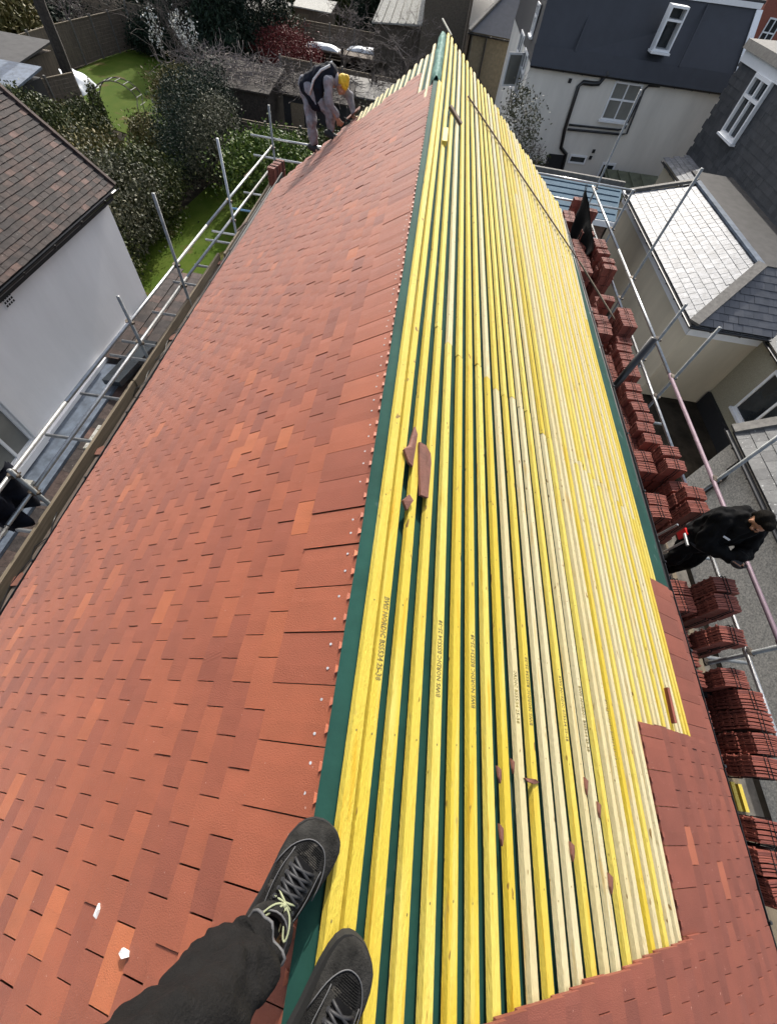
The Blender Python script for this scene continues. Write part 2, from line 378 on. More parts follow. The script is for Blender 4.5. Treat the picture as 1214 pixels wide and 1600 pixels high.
# walls and gable
w = []
w.append(hexa([(-2.55, -4, 0), (2.8, -4, 0), (2.8, 9.5, 0), (-2.55, 8.85, 0), (-2.55, -4, 5.15), (2.8, -4, 5.15), (2.8, 9.5, 5.15), (-2.55, 8.85, 5.15)]))
w.append(([(-2.5, 8.84, 5.16), (2.75, 9.49, 5.16), (0, 9.15, 7.25), (-2.5, 8.6, 5.16), (2.75, 9.25, 5.16), (0, 8.9, 7.25)], [(0, 1, 2), (3, 5, 4), (0, 3, 4, 1), (1, 4, 5, 2), (2, 5, 3, 0)]))
obj('wall', join(*w), 'brick_o', house)
# underlay on both slopes
def grid(fn, us, vs):
    V = [tuple(fn(u, v)) for v in vs for u in us]; n = len(us)
    return V, [(j * n + i, j * n + i + 1, (j + 1) * n + i + 1, (j + 1) * n + i) for j in range(len(vs) - 1) for i in range(n - 1)]
ys = [-4 + .25 * i for i in range(57)]
def und(x, y):
    y = min(y, yend(x) - .12)
    sag = -.004 + .004 * math.sin(y * 5 + x * 7)
    return (x, y, (zRt(x) if x > 0 else zL(x, y) - .035) + sag - (.02 if x > 0 else 0))
obj('underlay', grid(und, [-2.74, -2.3, -1.9, -1.5, -1.1, -.8, -.4, -.06], ys), 'membrane', house)
obj('underlay', grid(und, [.004 + (XR + .07) * i / 14 for i in range(15)], ys), 'membrane', house)
# dark underside
# ridge strip of membrane
def rs(x, y):
    s = 0.006 * noise.noise(Vector((x * 6, y * 2.2, 0)))
    prof = {-.038: -.024, -.030: -.021, -.012: -.018, .006: -.019, .013: -.022}
    return (x + s * .8, y, ZR + prof[x] + s)
obj('ridge_membrane', grid(rs, [-.038, -.030, -.012, .006, .013], [-4 + .1 * i for i in range(116)]), 'membrane', house, smooth=True)
# bulging membrane roll at the far end of the ridge
def rollf(u, v):
    y = 7.0 + v * 2.45; e = math.sin(math.pi * min(max(u, 0), 1)); w = .058 + .010 * noise.noise(Vector((0, y * 3, 2)))
    if v < .06: w *= .75
    z = ZR - .012 - .035 * (2 * abs(u - .5)) ** 2 + .030 * e + .016 * noise.noise(Vector((u * 3, y * 4, 5))) + .010 * noise.noise(Vector((u * 6, y * 11, 9))) + .02 * v
    return (-.008 + (u - .5) * 2 * w, y, z)
obj('ridge_roll', grid(rollf, [k / 12 for k in range(13)], [k / 60 for k in range(61)]), 'membrane2', house, smooth=True)

# ---- tiles of the left slope
GX = .0815
NC = 31
lastx = -.245
def PLm(u, v, h):                     # v in horizontal metres from the eave inwards
    x = XL + v; return Vector((x - h * sL, u, zL(x, u) - .024 + h * cL))
ncl = 32
def lastcourse(j): return lastx - GX * (ncl - 1 - j) if False else None
def left_tiles():
    V, Fc = [], []
    rg = random.Random(11)
    k = 0
    while True:
        tail = lastx - GX * k
        if tail < XL - .01: break
        top = (k == 0)
        def P(u, v, h, tail=tail):
            x = tail + v; return Vector((x - h * sL, u, zL(x, u) - .024 + h * cL))
        def keep(u, v, k=k, tail=tail):
            if k == 0 and u > 7.0: return False
            lim = 8.0 + .5 * min(1, -tail / 1.2) if tail > -1.25 else 8.93
            return u < lim
        tw = .1675
        L = .205 if top else .105
        vf = slabs(P, 84, 1, tw, GX, L, .0115, keep, stag=False, gap=.0036, jit=.0014, u0=-4.02 + (tw / 2 if k % 2 else 0), seg=3, rnd=rg, camber=.0015)
        n = len(V); V += vf[0]; Fc += [tuple(i + n for i in q) for q in vf[1]]
        k += 1
    return V, Fc
obj('tiling', join(left_tiles(), *[]), 'tile', house, label='finished slope of red and orange clay tiles')
# nibs along the head of the top course and the nails
nb, nl = [], []
rg = random.Random(5); y = -2.6
yy = -4.02
while yy < 6.95:
    for o_ in (.045, .118):
        x = -.041; z = zL(x, yy) - .027
        nb.append(hexa([(x - .008, yy + o_ - .012, z - .012), (x + .006, yy + o_ - .005, z - .012), (x + .006, yy + o_ + .009, z - .012), (x - .008, yy + o_ + .014, z - .012),
                        (x - .008, yy + o_ - .012, z + .006), (x + .006, yy + o_ - .004, z + .004), (x + .006, yy + o_ + .008, z + .004), (x - .008, yy + o_ + .014, z + .006)]))
        if yy < 3.6:
            xn = -.064 + rg.gauss(0, .002); xn -= .012; q = Vector((xn, yy + o_ + rg.gauss(.004, .006), zL(xn, yy) - .024 + .8 * (.023 - .0115 / .0815 * (xn + .245)) + .0006))
            nl.append(tube([q + Vector((.0006, 0, -.001)), q + Vector((-.0012, 0, .0016))], .0044, 10))
    yy += .1675
bpy.data.objects.remove(house.children[-1])
obj('tiling', join(left_tiles(), *nb), 'tile', house, label='finished slope of red and orange clay tiles')
for q in nl: obj('nail', q, 'nail', house)

# ---- tiles of the right slope: eave course, corner patch, near field
def right_tiles():
    V, Fc = [], []; rg = random.Random(21)
    k = 0; tw = .1675; xe = XR - .07
    while xe - .0819 * k > .22:
        tail = xe - .0819 * k
        def P(u, v, h, tail=tail):
            x = tail - v; return Vector((x + h * sR, u, zRt(x) + .037 + h * cR))
        off = tw / 2 if k % 2 else 0
        lim = -.59
        if tail > 1.90: lim = .325
        if tail > 2.76: lim = 1.57
        keep = lambda u, v: True
        top = 1.90 < tail <= 1.983
        L = .205 if top else (.33 if k == 1 else .105)
        vf = slabs(P, 40, 1, tw, .0819, L, .0115, keep, stag=False, umax=lim, gap=.0035, jit=.0016, u0=-4.02 + off, seg=3, rnd=rg, camber=.0015)
        n = len(V); V += vf[0]; Fc += [tuple(i + n for i in q) for q in vf[1]]
        if top or tail <= 1.9:
            yy_ = -4.02 + off
            while yy_ < lim - .02:
                for o_ in (.045, .118):
                    if top and yy_ + o_ < lim - .02:
                        c0 = P(yy_ + o_, L - .004, -.004 if top else .004); n = len(V); q = box(c0.x - .009, c0.x + .002, c0.y - .011, c0.y + .011, c0.z - .006, c0.z + .009)
                        if top: V += q[0]; Fc += [tuple(i + n for i in g_) for g_ in q[1]]
                yy_ += tw
        k += 1
    return V, Fc
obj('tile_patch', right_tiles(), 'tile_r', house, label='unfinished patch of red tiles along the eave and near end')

# ---- battens, left and right slopes
def batten(x, y0, y1, m, side, rg, w=.038, t=.022):
    """x: centre; bowed very slightly, ends sawn"""
    n = max(2, int((y1 - y0) / .8)); V = []; ph = rg.uniform(0, 6)
    c, s = (cR, sR) if side > 0 else (cL, -sL)
    for i in range(n + 1):
        y = y0 + (y1 - y0) * i / n; xx = x + .0022 * math.sin(y * .9 + ph) + rg.gauss(0, .0007)
        zz = (zRt(xx) if side > 0 else zL(xx, y) - .045) + rg.gauss(0, .0006)
        if side > 0 and xx > 1.3:
            ed = 2.60 + .06 * min(1, max(0, y / 5)) + .29 * max(0, (y - 5) / 5)
            xx = 1.3 + (xx - 1.3) * (ed - 1.3) / 1.63; zz = zRt(xx)
        for (a, h) in ((-w / 2, 0), (w / 2, 0), (w / 2, t), (-w / 2, t)):
            if side > 0: V.append((xx + a * cR + h * sR, y, zz - a * sR + h * cR))
            else: V.append((xx + a * cL - h * sL, y, zz + a * sL + h * cL))
    Fc = [(0, 1, 2, 3), tuple(4 * n + k for k in (3, 2, 1, 0))]
    for i in range(n):
        b = 4 * i
        for k in range(4): Fc.append((b + k, b + 4 + k, b + 4 + (k + 1) % 4, b + (k + 1) % 4))
    mi = [0] * len(Fc)
    if side > 0:                                                 # nail heads where the batten crosses a rafter
        ny = -3.55
        while ny < y1 - .05:
            yq = ny + rg.gauss(0, .012); ny += .40
            if yq < y0 + .03 or rg.random() < .12: continue
            j = min(n - 1, int((yq - y0) / (y1 - y0) * n)); f = (yq - y0) / (y1 - y0) * n - j
            A = Vector(V[4 * j + 3]).lerp(Vector(V[4 * j + 7]), f); B = Vector(V[4 * j + 2]).lerp(Vector(V[4 * j + 6]), f)
            c_ = A.lerp(B, rg.uniform(.25, .75)) + Vector((s, 0, c)) * .0006; e = (B - A).normalized(); b = len(V)
            for k in range(6): V.append(tuple(c_ + e * (.0028 * math.cos(k * math.pi / 3)) + Vector((0, .0036 * math.sin(k * math.pi / 3), 0))))
            Fc.append(tuple(range(b, b + 6))); mi.append(1)
    return V, Fc, mi
rg = random.Random(4)
xs = [.030, .076, .146, .222]
while xs[-1] + .0785 < 2.93: xs.append(xs[-1] + .0785)
BAT = {}
for i, x in enumerate(xs):
    yj = 2.2 + rg.uniform(-.05, .05) if i % 2 == 0 or i > 9 else 2.2 + rg.uniform(-.08, .08)
    if i < 2: yj = -9
    pale_near = i in (9, 11, 12, 14, 15, 17, 18, 20, 22, 23, 25, 27, 28, 30, 32, 33)
    pale_far = i in (4, 8, 12, 14, 17, 18, 20, 21, 24, 26, 28, 30, 31, 33, 35)
    y_hi = 10.02 + rg.uniform(-.10, .12)
    if i < 1: y_hi = 6.9
    y_lo = -4
    if x > 2.75: y_lo = 1.56
    segs = [(y_lo, yj - .002), (yj + .002, y_hi)] if yj > y_lo + .3 else [(y_lo, y_hi)]
    if i % 5 == 2: segs = segs[:-1] + [(segs[-1][0], 6.1 + rg.uniform(-.6, .9)), ]; segs.append((segs[-1][1] + .004, y_hi))
    for q, (a, b) in enumerate(segs):
        pale = pale_near if q == 0 else (pale_far if q == 1 else rg.random() < .3)
        if i < 2: pale = (i == 1 and False)
        o = obj('batten', batten(x, a, b, None, 1, rg), ['bat_p' if pale else 'bat_y', 'ink'], house)
        if q == 0: BAT[i] = (o, x)
# left slope, bare ends beyond the tiling
for i in range(32):
    x = -.10 - .0815 * i
    if x < -1.3: break
    y0 = 6.6 if i < 2 else 7.9
    y1 = 9.12 + rg.uniform(-.07, .07)
    if i == 0: y1 = 9.5
    if y1 > y0 + .2: obj('batten', batten(x, y0, y1, None, -1, rg), ['bat_p'], house)
# dark verge rafters under the batten ends
obj('verge_rafter', join(bar((0, 9.3, ZR - .14), (2.95, 9.5, ZR - .14 - TR * 2.95), .05, .12), bar((0, 8.85, ZR - .16), (-2.5, 8.85, ZR - .17 - .767 * 2.5), .05, .12)), 'board_d', house)

# printed marks on the battens
def printed(bi, p0, p1, txt='BWS NORDIC BS5534 25-38'):
    if bi not in BAT: return
    o, x = BAT[bi]
    cu = bpy.data.curves.new('t', 'FONT'); cu.body = txt; cu.size = .023; cu.resolution_u = 1; cu.offset = .0006
    t = bpy.data.objects.new('t', cu); col.objects.link(t); me = evalmesh(t); bpy.data.objects.remove(t)
    xs_ = [v.co.x for v in me.vertices]; W = max(xs_) - min(xs_); s = abs(p1 - p0) / W; sg = 1 if p1 > p0 else -1
    V = []
    for v in me.vertices:
        a, b = (v.co.x - min(xs_)) * s, (v.co.y - .008) * 1.4
        yy = p0 + sg * a; off = -b * sg        # glyph up is towards -x when reading up-slope direction +y
        xx = x
        V.append((xx + off * cR + .0227 * sR, yy, zRt(xx) - off * sR + .0227 * cR))
    Fc = [tuple(p.vertices) for p in me.polygons]
    obj('printed_mark', (V, Fc), 'ink', o); bpy.data.meshes.remove(me)
def roofy(u, v, h=.025):
    r = ray(u, v); k = (1.28 - h) / (-r.z - TR * r.x); return r.y * k, r.x * k
for (u, v0, v1) in ((585, 928, 1062), (680, 1088, 966), (733, 1105, 990), (796, 1018, 1128), (824, 1132, 1028), (873, 1056, 1156), (915, 1076, 1174), (953, 1096, 1186)):
    ya, xa = roofy(u + (6 if u == 585 else 0), v0); yb, xb = roofy(u, v1)
    bi = min(BAT, key=lambda k: abs(BAT[k][1] - (xa + xb) / 2)); printed(bi, ya, yb)

# gutters and fascia of the house
def gutter(parent, a, b, r=.055, m='black', flip=1):
    a, b = Vector(a), Vector(b); d = (b - a).normalized(); s = d.cross(Vector((0, 0, 1))).normalized()
    V, Fc = [], []; n = 8
    prof = [(math.cos(math.pi + math.pi * k / n) * r, math.sin(math.pi + math.pi * k / n) * r) for k in range(n + 1)]
    prof += [(p[0] * .86, p[1] * .86) for p in reversed(prof)]
    for e in (a, b):
        for p in prof: V.append(tuple(e + s * p[0] + Vector((0, 0, p[1]))))
    m_ = len(prof)
    for k in range(m_): Fc.append((k, (k + 1) % m_, m_ + (k + 1) % m_, m_ + k))
    g_ = obj('gutter', (V, Fc), m, parent)
    L = (b - a).length; k = .6
    while k < L:
        c = a + d * k; obj('bracket', tube([c + s * (r * 1.12) + Vector((0, 0, .008)), c + s * (r * .8) + Vector((0, 0, -r * .85)), c + Vector((0, 0, -r * 1.15)), c - s * (r * .8) + Vector((0, 0, -r * .85)), c - s * (r * 1.12) + Vector((0, 0, .008))], .012, 6), m, g_); k += .9
    return g_
ze = zL(XL, 2)
gutter(house, (XL - .035, -4, ze - .055), (XL - .035, 9.0, ze - .055), .038)
obj('fascia', join(bar((XL + .03, -4, ze - .12), (XL + .03, 9.5, ze - .07), .022, .16)), 'blackm', house)
gutter(house, (XR + .115, -4, C - 3.435), (XR + .115, 9.9, C - 3.435), .036)
obj('fascia', join(bar((XR + .03, -4, zRt(XR) - .15), (XR + .03, 9.9, zRt(XR) - .15), .022, .16)), 'blackm', house)

# ------------------------------------------------------------------ scaffolds
TRD = .0242
def scaffold(kind):
    L = kind == 'left'
    t = thing('scaffold', (-4, 4, 0) if L else (4.35, 5, 0),
              'steel tube scaffold with timber toe board along the finished red tiled eave' if L else 'steel tube scaffold beside the yellow battens, its deck loaded with tile packs', 'scaffold', 'scaffolds along the eaves')
    def cp(p, ax=(0, 0, 1)):
        p = Vector(p); a = Vector(ax).normalized()
        vf = join(tube([p - a * .028, p + a * .028], .037, 10), bar(p + Vector((.03, 0, 0)), p + Vector((.085, 0, 0)), .03, .03), tube([p + Vector((.06, -.03, 0)), p + Vector((.06, .05, 0))], .009, 6),
                  tube([p + Vector((0, .03, -.03)), p + Vector((0, .03, .03))], .034, 8))
        obj('coupler', vf, 'coupler', t)
    if L:
        xr = lambda y: -4.0 + max(0, y - 5) * .031
        for z, r0 in ((C - 3.90, 0), (C - 4.24, 0)):
            ysn = [-3.2, 3.3, 8.1, 12.5] if z > C - 4 else [-3.2, 1.7, 6.9, 12.5]
            for a, b in zip(ysn, ysn[1:]):
                obj('guard_rail', tube([(xr(a), a + .02, z), (xr(b), b + .005, z)], TRD, 12), 'steel', t, smooth=True)
        for y, zt in ((-1.5, C - 3.6), (2.17, C - 3.80), (5.0, C - 3.50), (6.65, C - 2.88), (9.22, C - 2.93), (12.3, C - 3.15)):
            x = xr(y) + .055
            obj('standard', tube([(x, y, 0), (x, y, zt)], TRD, 12), 'steel_d' if y != 9.22 else 'steel', t, smooth=True)
            for z in (C - 3.90, C - 4.24, C - 4.78): cp((xr(y) + .02, y, z))
        for y, x0 in ((3.4, -4.84), (4.28, -4.79), (5.23, -4.78), (5.62, -4.76), (6.53, -4.61), (7.57, -4.63), (8.28, -4.46), (9.34, -4.6), (9.74, -4.59), (10.96, -4.54), (2.3, -4.5), (1.9, -4.4), (.6, -4.6), (11.9, -4.5)):
            obj('transom', tube([(x0, y, C - 4.78), (-2.7, y, C - 4.78)], TRD, 12), 'steel_bl' if abs(y - 10.96) < .1 else 'steel', t, smooth=True)
        for z in (C - 3.74, C - 4.12): obj('guard_rail', tube([(-4.25, 12.33, z), (-1.6, 12.33, z)], TRD, 12), 'steel', t, smooth=True)
        for a, b in ((-3.5, .45), (.47, 4.4), (4.42, 8.3), (8.32, 12.2)):
            obj('toe_board', box(-3.955 + (.03 if a > 0 else 0) + max(0, a - 4) * .03, -3.917 + (.03 if a > 0 else 0) + max(0, a - 4) * .03, a, b, C - 4.70, C - 4.465), 'board', t)
        for i in range(4):
            for a, b in ((-3.5, .3), (.32, 4.2), (4.22, 8.1), (8.12, 12.2)):
                obj('deck_board', box(-3.86 + i * .235, -3.64 + i * .235, a, b, C - 4.64, C - 4.602 + .002 * (i % 2)), 'board_d', t)
    else:
        for z, mm in ((C - 3.72, 0), (C - 4.12, 1)):
            ysn = [-3.5, 5.6, 9.6, 12.9] if mm == 0 else [-3.5, 3.1, 7.6, 12.9]
            for k, (a, b) in enumerate(zip(ysn, ysn[1:])):
                obj('guard_rail', tube([(4.35, a + .03, z), (4.35, b, z)], TRD if mm else TRD + .001, 12), 'steel_pk' if (mm == 0 and k == 0) else 'steel', t, smooth=True)
        for y, zt in ((-1.2, C - 3.5), (1.38, C - 3.66), (3.5, C - 2.86), (5.52, C - 2.84), (6.5, C - 3.08), (8.46, C - 1.98), (10.55, C - 2.98), (12.75, C - 1.95)):
            obj('standard', tube([(4.405, y, 0), (4.405, y, zt)], TRD, 12), 'steel_d', t, smooth=True)
            for z in (C - 3.72, C - 4.12, C - 4.72): cp((4.37, y, z))
        for y in (-1.1, .9, 1.45, 2.9, 3.6, 5.6, 7.2, 8.55, 10.6, 12.6):
            obj('transom', tube([(3.05, y, C - 4.72), (4.95, y, C - 4.72)], TRD, 12), 'steel', t, smooth=True)
        for z in (C - 3.60, C - 4.02): obj('guard_rail', tube([(2.7, 12.7, z), (5.35, 12.7, z)], TRD, 12), 'steel', t, smooth=True)
        for i in range(5):
            for a, b in ((-3.6, .1), (.12, 4.0), (4.02, 7.9), (7.92, 12.8)):
                obj('deck_board', box(3.12 + i * .235, 3.34 + i * .235, a, b, C - 4.69, C - 4.652 + .002 * (i % 2)), 'board', t)
    return t
scaffold('left'); scaffold('right')

# ------------------------------------------------------------------ tile packs on the right deck
DZ = C - 4.648
def pack_parts(root, rg, n=11):
    V, Fc = [], []
    y = -n * .0165 / 2
    for i in range(n):
        dx, dz, tl = rg.gauss(0, .0035), abs(rg.gauss(0, .003)), rg.gauss(0, .004)
        b = len(V); sg = 6
        for k in range(sg + 1):
            s = k / sg; x = -.1325 + .265 * s; cam_ = .008 * (1 - (2 * s - 1) ** 2)
            for (yy, z) in ((0, 0), (.012, 0), (.012, .163), (0, .163)):
                V.append((x + dx, y + yy + cam_ + (tl if z else 0), z + dz))
        for k in range(sg):
            for q in range(4): Fc.append((b + 4 * k + q, b + 4 * k + 4 + q, b + 4 * k + 4 + (q + 1) % 4, b + 4 * k + (q + 1) % 4))
        Fc.append((b, b + 1, b + 2, b + 3)); Fc.append(tuple(b + 4 * sg + q for q in (3, 2, 1, 0)))
        for z in (.028, .115):                                             # nibs
            v, f = box(-.1325 + dx - .002, -.118 + dx, y + .011, y + .022, z + dz, z + .02 + dz); nn = len(V); V += v; Fc += [tuple(a + nn for a in q) for q in f]
        y += .0165
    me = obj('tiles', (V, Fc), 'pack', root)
    hy = n * .0165 / 2 + .006
    for x in (-.012, .026):
        st = []
        pts = [(x, -hy, .002), (x, -hy, .169), (x, hy + .006, .169), (x, hy + .006, .002)]
        for a, b_ in zip(pts, pts[1:]): st.append(bar(a, b_, .010, .0022, (1, 0, 0)))
        obj('strap', join(*st), 'blackm', root)
proto = []
for k in range(3):
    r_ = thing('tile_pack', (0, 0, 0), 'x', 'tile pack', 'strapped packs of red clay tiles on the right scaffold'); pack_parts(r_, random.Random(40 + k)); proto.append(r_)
def copytree(o, parent=None):
    c = o.copy(); col.objects.link(c)
    if parent: c.parent = parent
    for ch in o.children: copytree(ch, c)
    return c
usedp = set()
ORD = ['first', 'second', 'third', 'fourth', 'fifth', 'sixth', 'seventh', 'eighth', 'ninth', 'tenth', 'eleventh', 'twelfth', 'thirteenth', 'fourteenth', 'fifteenth', 'sixteenth', 'seventeenth', 'eighteenth', 'nineteenth', 'twentieth', 'twenty-first', 'twenty-second', 'twenty-third', 'twenty-fourth', 'twenty-fifth', 'twenty-sixth', 'twenty-seventh', 'twenty-eighth', 'twenty-ninth', 'thirtieth', 'thirty-first', 'thirty-second', 'thirty-third', 'thirty-fourth', 'thirty-fifth', 'thirty-sixth', 'thirty-seventh', 'thirty-eighth', 'thirty-ninth', 'fortieth']
LAY = {0: 'bottom', 1: 'second', 2: 'third', 3: 'fourth', 4: 'fifth'}
outer = [(3.95, 12.2, 5), (4.16, 11.65, 5), (3.88, 10.42, 5), (4.07, 10.08, 5), (4.08, 9.87, 5), (4.07, 9.6, 5), (4.09, 9.25, 5), (4.11, 8.98, 5), (3.98, 8.33, 3), (3.96, 8.1, 4), (4.06, 7.4, 5), (4.07, 7.2, 5), (4.05, 6.99, 5), (4.0, 6.74, 4), (3.96, 6.5, 4), (3.95, 6.28, 4), (3.97, 6.06, 4), (3.96, 5.84, 4), (3.9, 5.5, 4), (3.86, 5.26, 4), (3.88, 5.04, 4), (3.9, 4.8, 4), (3.89, 4.58, 4), (3.95, 4.36, 4), (3.98, 3.98, 5), (4.0, 3.77, 5), (4.08, 3.52, 4), (4.10, 3.3, 5), (4.08, 3.08, 5), (4.06, 2.02, 5), (4.03, 1.81, 5), (3.93, 1.44, 5), (3.96, 1.04, 4), (4.07, .85, 4), (4.06, .66, 4), (4.05, .46, 4), (3.98, .27, 4), (3.80, -.24, 4), (3.78, -.44, 4), (3.80, -.64, 4)]
inner = []
for (y_a, y_b, n_) in ((11.8, 11.2, 4), (10.3, 8.9, 4), (7.9, 7.9, 3), (7.35, 6.9, 4), (6.4, 5.7, 3), (5.1, 4.25, 3), (3.98, 3.7, 4), (3.25, 2.95, 4), (2.0, 1.7, 4), (1.45, .95, 3), (.85, .2, 3), (-.22, -.7, 3)):
    y_ = y_a
    while y_ >= y_b: inner.append((3.70 if y_ > 2.5 else 3.62 - .05 * (y_ < .9), y_, n_)); y_ -= .205
rg = random.Random(9)
def place_pack(x, y, z, rz, label):
    k = rg.randrange(3)
    if k not in usedp: o = proto[k]; usedp.add(k)
    else: o = copytree(proto[k])
    o.location = (x, y, z); o.rotation_euler = (0, 0, rz); o['label'] = label
for side, lst in (('rail side', outer), ('eave side', inner)):
    for si, (x0, y, n) in enumerate(lst):
        for l in range(n):
            lay = 'top' if l == n - 1 else LAY[l]
            place_pack(x0 + rg.gauss(0, .014), y + rg.gauss(0, .005), DZ + l * .172, rg.gauss(0, .045),
                       f'red tile pack, {lay} of the {ORD[si]} stack from the far end, {side}')
for k in range(3):
    if k not in usedp: place_pack(3.8, 8.5 + k, DZ, 0, f'single red clay tile pack lying alone on the deck near gap {k}')

# ------------------------------------------------------------------ neighbouring buildings
# white gabled house on the left
lh = thing('house', (-8.5, 4, 0), 'white rendered house with brown tiled roof and black gutter left of the scaffold', 'house')
EZ = C - 4.0
gx = -6.17; wx = -6.36; fy = 9.05
obj('wall', join(box(-12.5, wx, -8, fy, 0, EZ - .08), ([(-12.5, fy - .01, EZ - .1), (wx, fy - .01, EZ - .1), (-9.43, fy - .01, EZ + 2.55), (-12.5, fy - .3, EZ - .1), (wx, fy - .3, EZ - .1), (-9.43, fy - .3, EZ + 2.55)], [(0, 2, 1), (3, 4, 5), (0, 1, 4, 3), (1, 2, 5, 4), (2, 0, 3, 5)])), 'white', lh)
a42 = math.atan(.86)
P = planeP((gx + .03, fy + .12, EZ + .03), (0, -1, 0), (-math.cos(a42), 0, math.sin(a42)))
roof = obj('roof', slabs(P, 104, 47, .166, .089, .12, .011, lambda u, v: 0 < u < 17 and v < 4.15, stag=True, gap=.004, jit=.002, u0=0, rnd=random.Random(8)), 'conc', lh)
obj('roof_deck', hexa([P(0, 0, -.06), P(17, 0, -.06), P(17, 4.3, -.06), P(0, 4.3, -.06), P(0, 0, 0), P(17, 0, 0), P(17, 4.3, 0), P(0, 4.3, 0)]), 'blackm', lh)
obj('far_slope', hexa([(-9.45, fy + .12, EZ + 2.68), (-9.45, -8, EZ + 2.68), (-12.8, -8, EZ - .15), (-12.8, fy + .12, EZ - .15), (-9.45, fy + .12, EZ + 2.74), (-9.45, -8, EZ + 2.74), (-12.8, -8, EZ - .09), (-12.8, fy + .12, EZ - .09)]), 'conc', lh)
obj('verge', bar(P(-.02, 0, .03), P(-.02, 4.2, .03), .06, .05), 'conc', lh)
gutter(lh, (gx, fy + .2, EZ - .02), (gx, -7, EZ - .02), .06)
obj('soffit', box(wx + .003, gx - .02, -8, fy, EZ - .16, EZ - .06), 'blackm', lh)
# recessed window
p = atx(45, 690, wx); q = atx(5, 580, wx)
window(lh, (wx + .012, 6.2 - .02, C - 6.95) if False else (wx + .004, p.y + .08, p.z - .02), (0, -1, 0), 1.35, 1.75, (.45, .9), (1.15,), .055, pm='glass_g', Nn=(1, 0, 0), sill=False)
obj('window_surround', join(box(wx, wx + .10, p.y + .09, p.y + .19, p.z - .15, p.z + 1.85), box(wx, wx + .16, p.y - 1.5, p.y + .19, p.z - .17, p.z - .045)), 'white', lh)
v0 = atx(12, 468, wx)
vt = obj('air_vent', box(wx, wx + .012, v0.y - .12, v0.y + .10, v0.z - .1, v0.z + .08), 'upvc', lh)
obj('slot', join(*[box(wx + .013, wx + .016, v0.y - .10 + .055 * k, v0.y - .065 + .055 * k, v0.z - .075 + .05 * r_, v0.z - .045 + .05 * r_) for k in range(4) for r_ in range(3)]), 'blackm', vt)
# lean-to roofs between the houses
lt = thing('lean_to', (-5.4, 4, 0), 'low lean-to with blue-grey strip and brown tiles between white wall and scaffold', 'outbuilding')
obj('wall', box(wx + .17, -4.55, -6, 10.2, 0, 1.9), 'brick_o', lt)
obj('flat_roof', box(wx + .01, -5.75, -6, 6.6, 2.36, 2.42), 'lead', lt)
obj('coping', box(wx + .003, wx + .12, -6, 8.2, 2.425, 2.50), 'white', lt)
P = planeP((-4.5, 10.25, 1.95), (0, -1, 0), (-math.cos(.3), 0, math.sin(.3)))
obj('tiled_roof', slabs(P, 60, 5, .27, .25, .32, .02, lambda u, v: (v < 1.27) and u < 16.3, rnd=random.Random(2)), 'conc', lt)
P2 = planeP((-5.0, 10.2, 2.34), (0, -1, 0), (-1, 0, .12))
obj('tiled_roof', slabs(P2, 14, 5, .27, .25, .32, .02, lambda u, v: u < 3.4, rnd=random.Random(3)), 'conc', lt)
obj('parapet', box(wx + .02, -5.85, 2.35, 3.35, 2.43, 2.60), 'stone', lt)
obj('lead_patch', box(-5.6, -5.1, 4.3, 4.9, 2.36, 2.40), 'stone', lt)
obj('roof_hatch', box(-5.55, -5.05, 3.7, 4.15, 2.30, 2.37), 'felt', lt)
rl = obj('roof_light', hexa([(-5.9, 5.9, 2.5), (-5.55, 5.9, 2.5), (-5.35, 7.3, 2.5), (-5.7, 7.3, 2.5), (-5.9, 5.9, 2.62), (-5.55, 5.9, 2.62), (-5.35, 7.3, 2.62), (-5.7, 7.3, 2.62)]), 'glass', lt)

# big pale house with dark box dormer
h1 = thing('house', (8.3, 30, 0), 'large off-white rendered house with dark blue-grey box dormer and black drainpipes', 'house')
Y1 = 26.0; x0, x1 = .151 * Y1, 13.6; zt = C - .147 * Y1; SH = .2
def ay(u, v, off=0):
    r = ray(u, v); y = (Y1 + off - SH * x0) / (1 - SH * r.x / r.y); k = y / r.y
    return Vector((r.x * k, Y1, r.z * k + C))
obj('wall', box(x0, x1, Y1, 36.5, 0, zt), 'white2', h1)
obj('dormer', hexa([(x0 - .02, Y1 - .05, zt), (x1 + .12, Y1 - .05, zt - .02), (x1 + .12, 36.3, zt), (x0 - .02, 36.3, zt), (x0 + .1, Y1 + 1.0, C - 1.75), (x1, Y1 + 1.6, C - 1.55), (x1, 36, C - 1.55), (x0 + .1, 36, C - 1.75)]), 'clad', h1)
obj('dormer_sill', hexa([(x0 - .03, Y1 - .16, zt - .06), (x1 + .12, Y1 - .16, zt - .08), (x1 + .12, Y1 + .25, zt + .48), (x0 - .03, Y1 + .25, zt + .50), (x0 - .03, Y1 - .10, zt + .05), (x1 + .12, Y1 - .10, zt + .03), (x1 + .12, Y1 + .12, zt + .52), (x0 - .03, Y1 + .12, zt + .54)]), 'clad', h1)
gutter(h1, (x0, Y1 - .17, zt - .02), (x1, Y1 - .17, zt - .04), .075)
for xx in (5.95, 10.9): obj('seam', bar((xx - .25, Y1 + .1, zt + .5), (xx + .2, Y1 + 1.35, C - 1.68), .05, .05, (0, 1, 0)), 'clad', h1)
obj('white_board', bar((x1 + .1, Y1 - .06, zt + .1), (x1 + .02, Y1 + 1.5, C - 1.6), .30, .05, (0, -1, 0)), 'upvc', h1)
obj('fascia', bar((x0 + .1, Y1 + 1.0, C - 1.68), (x1 + .05, Y1 + 1.55, C - 1.50), .05, .16), 'upvc', h1)
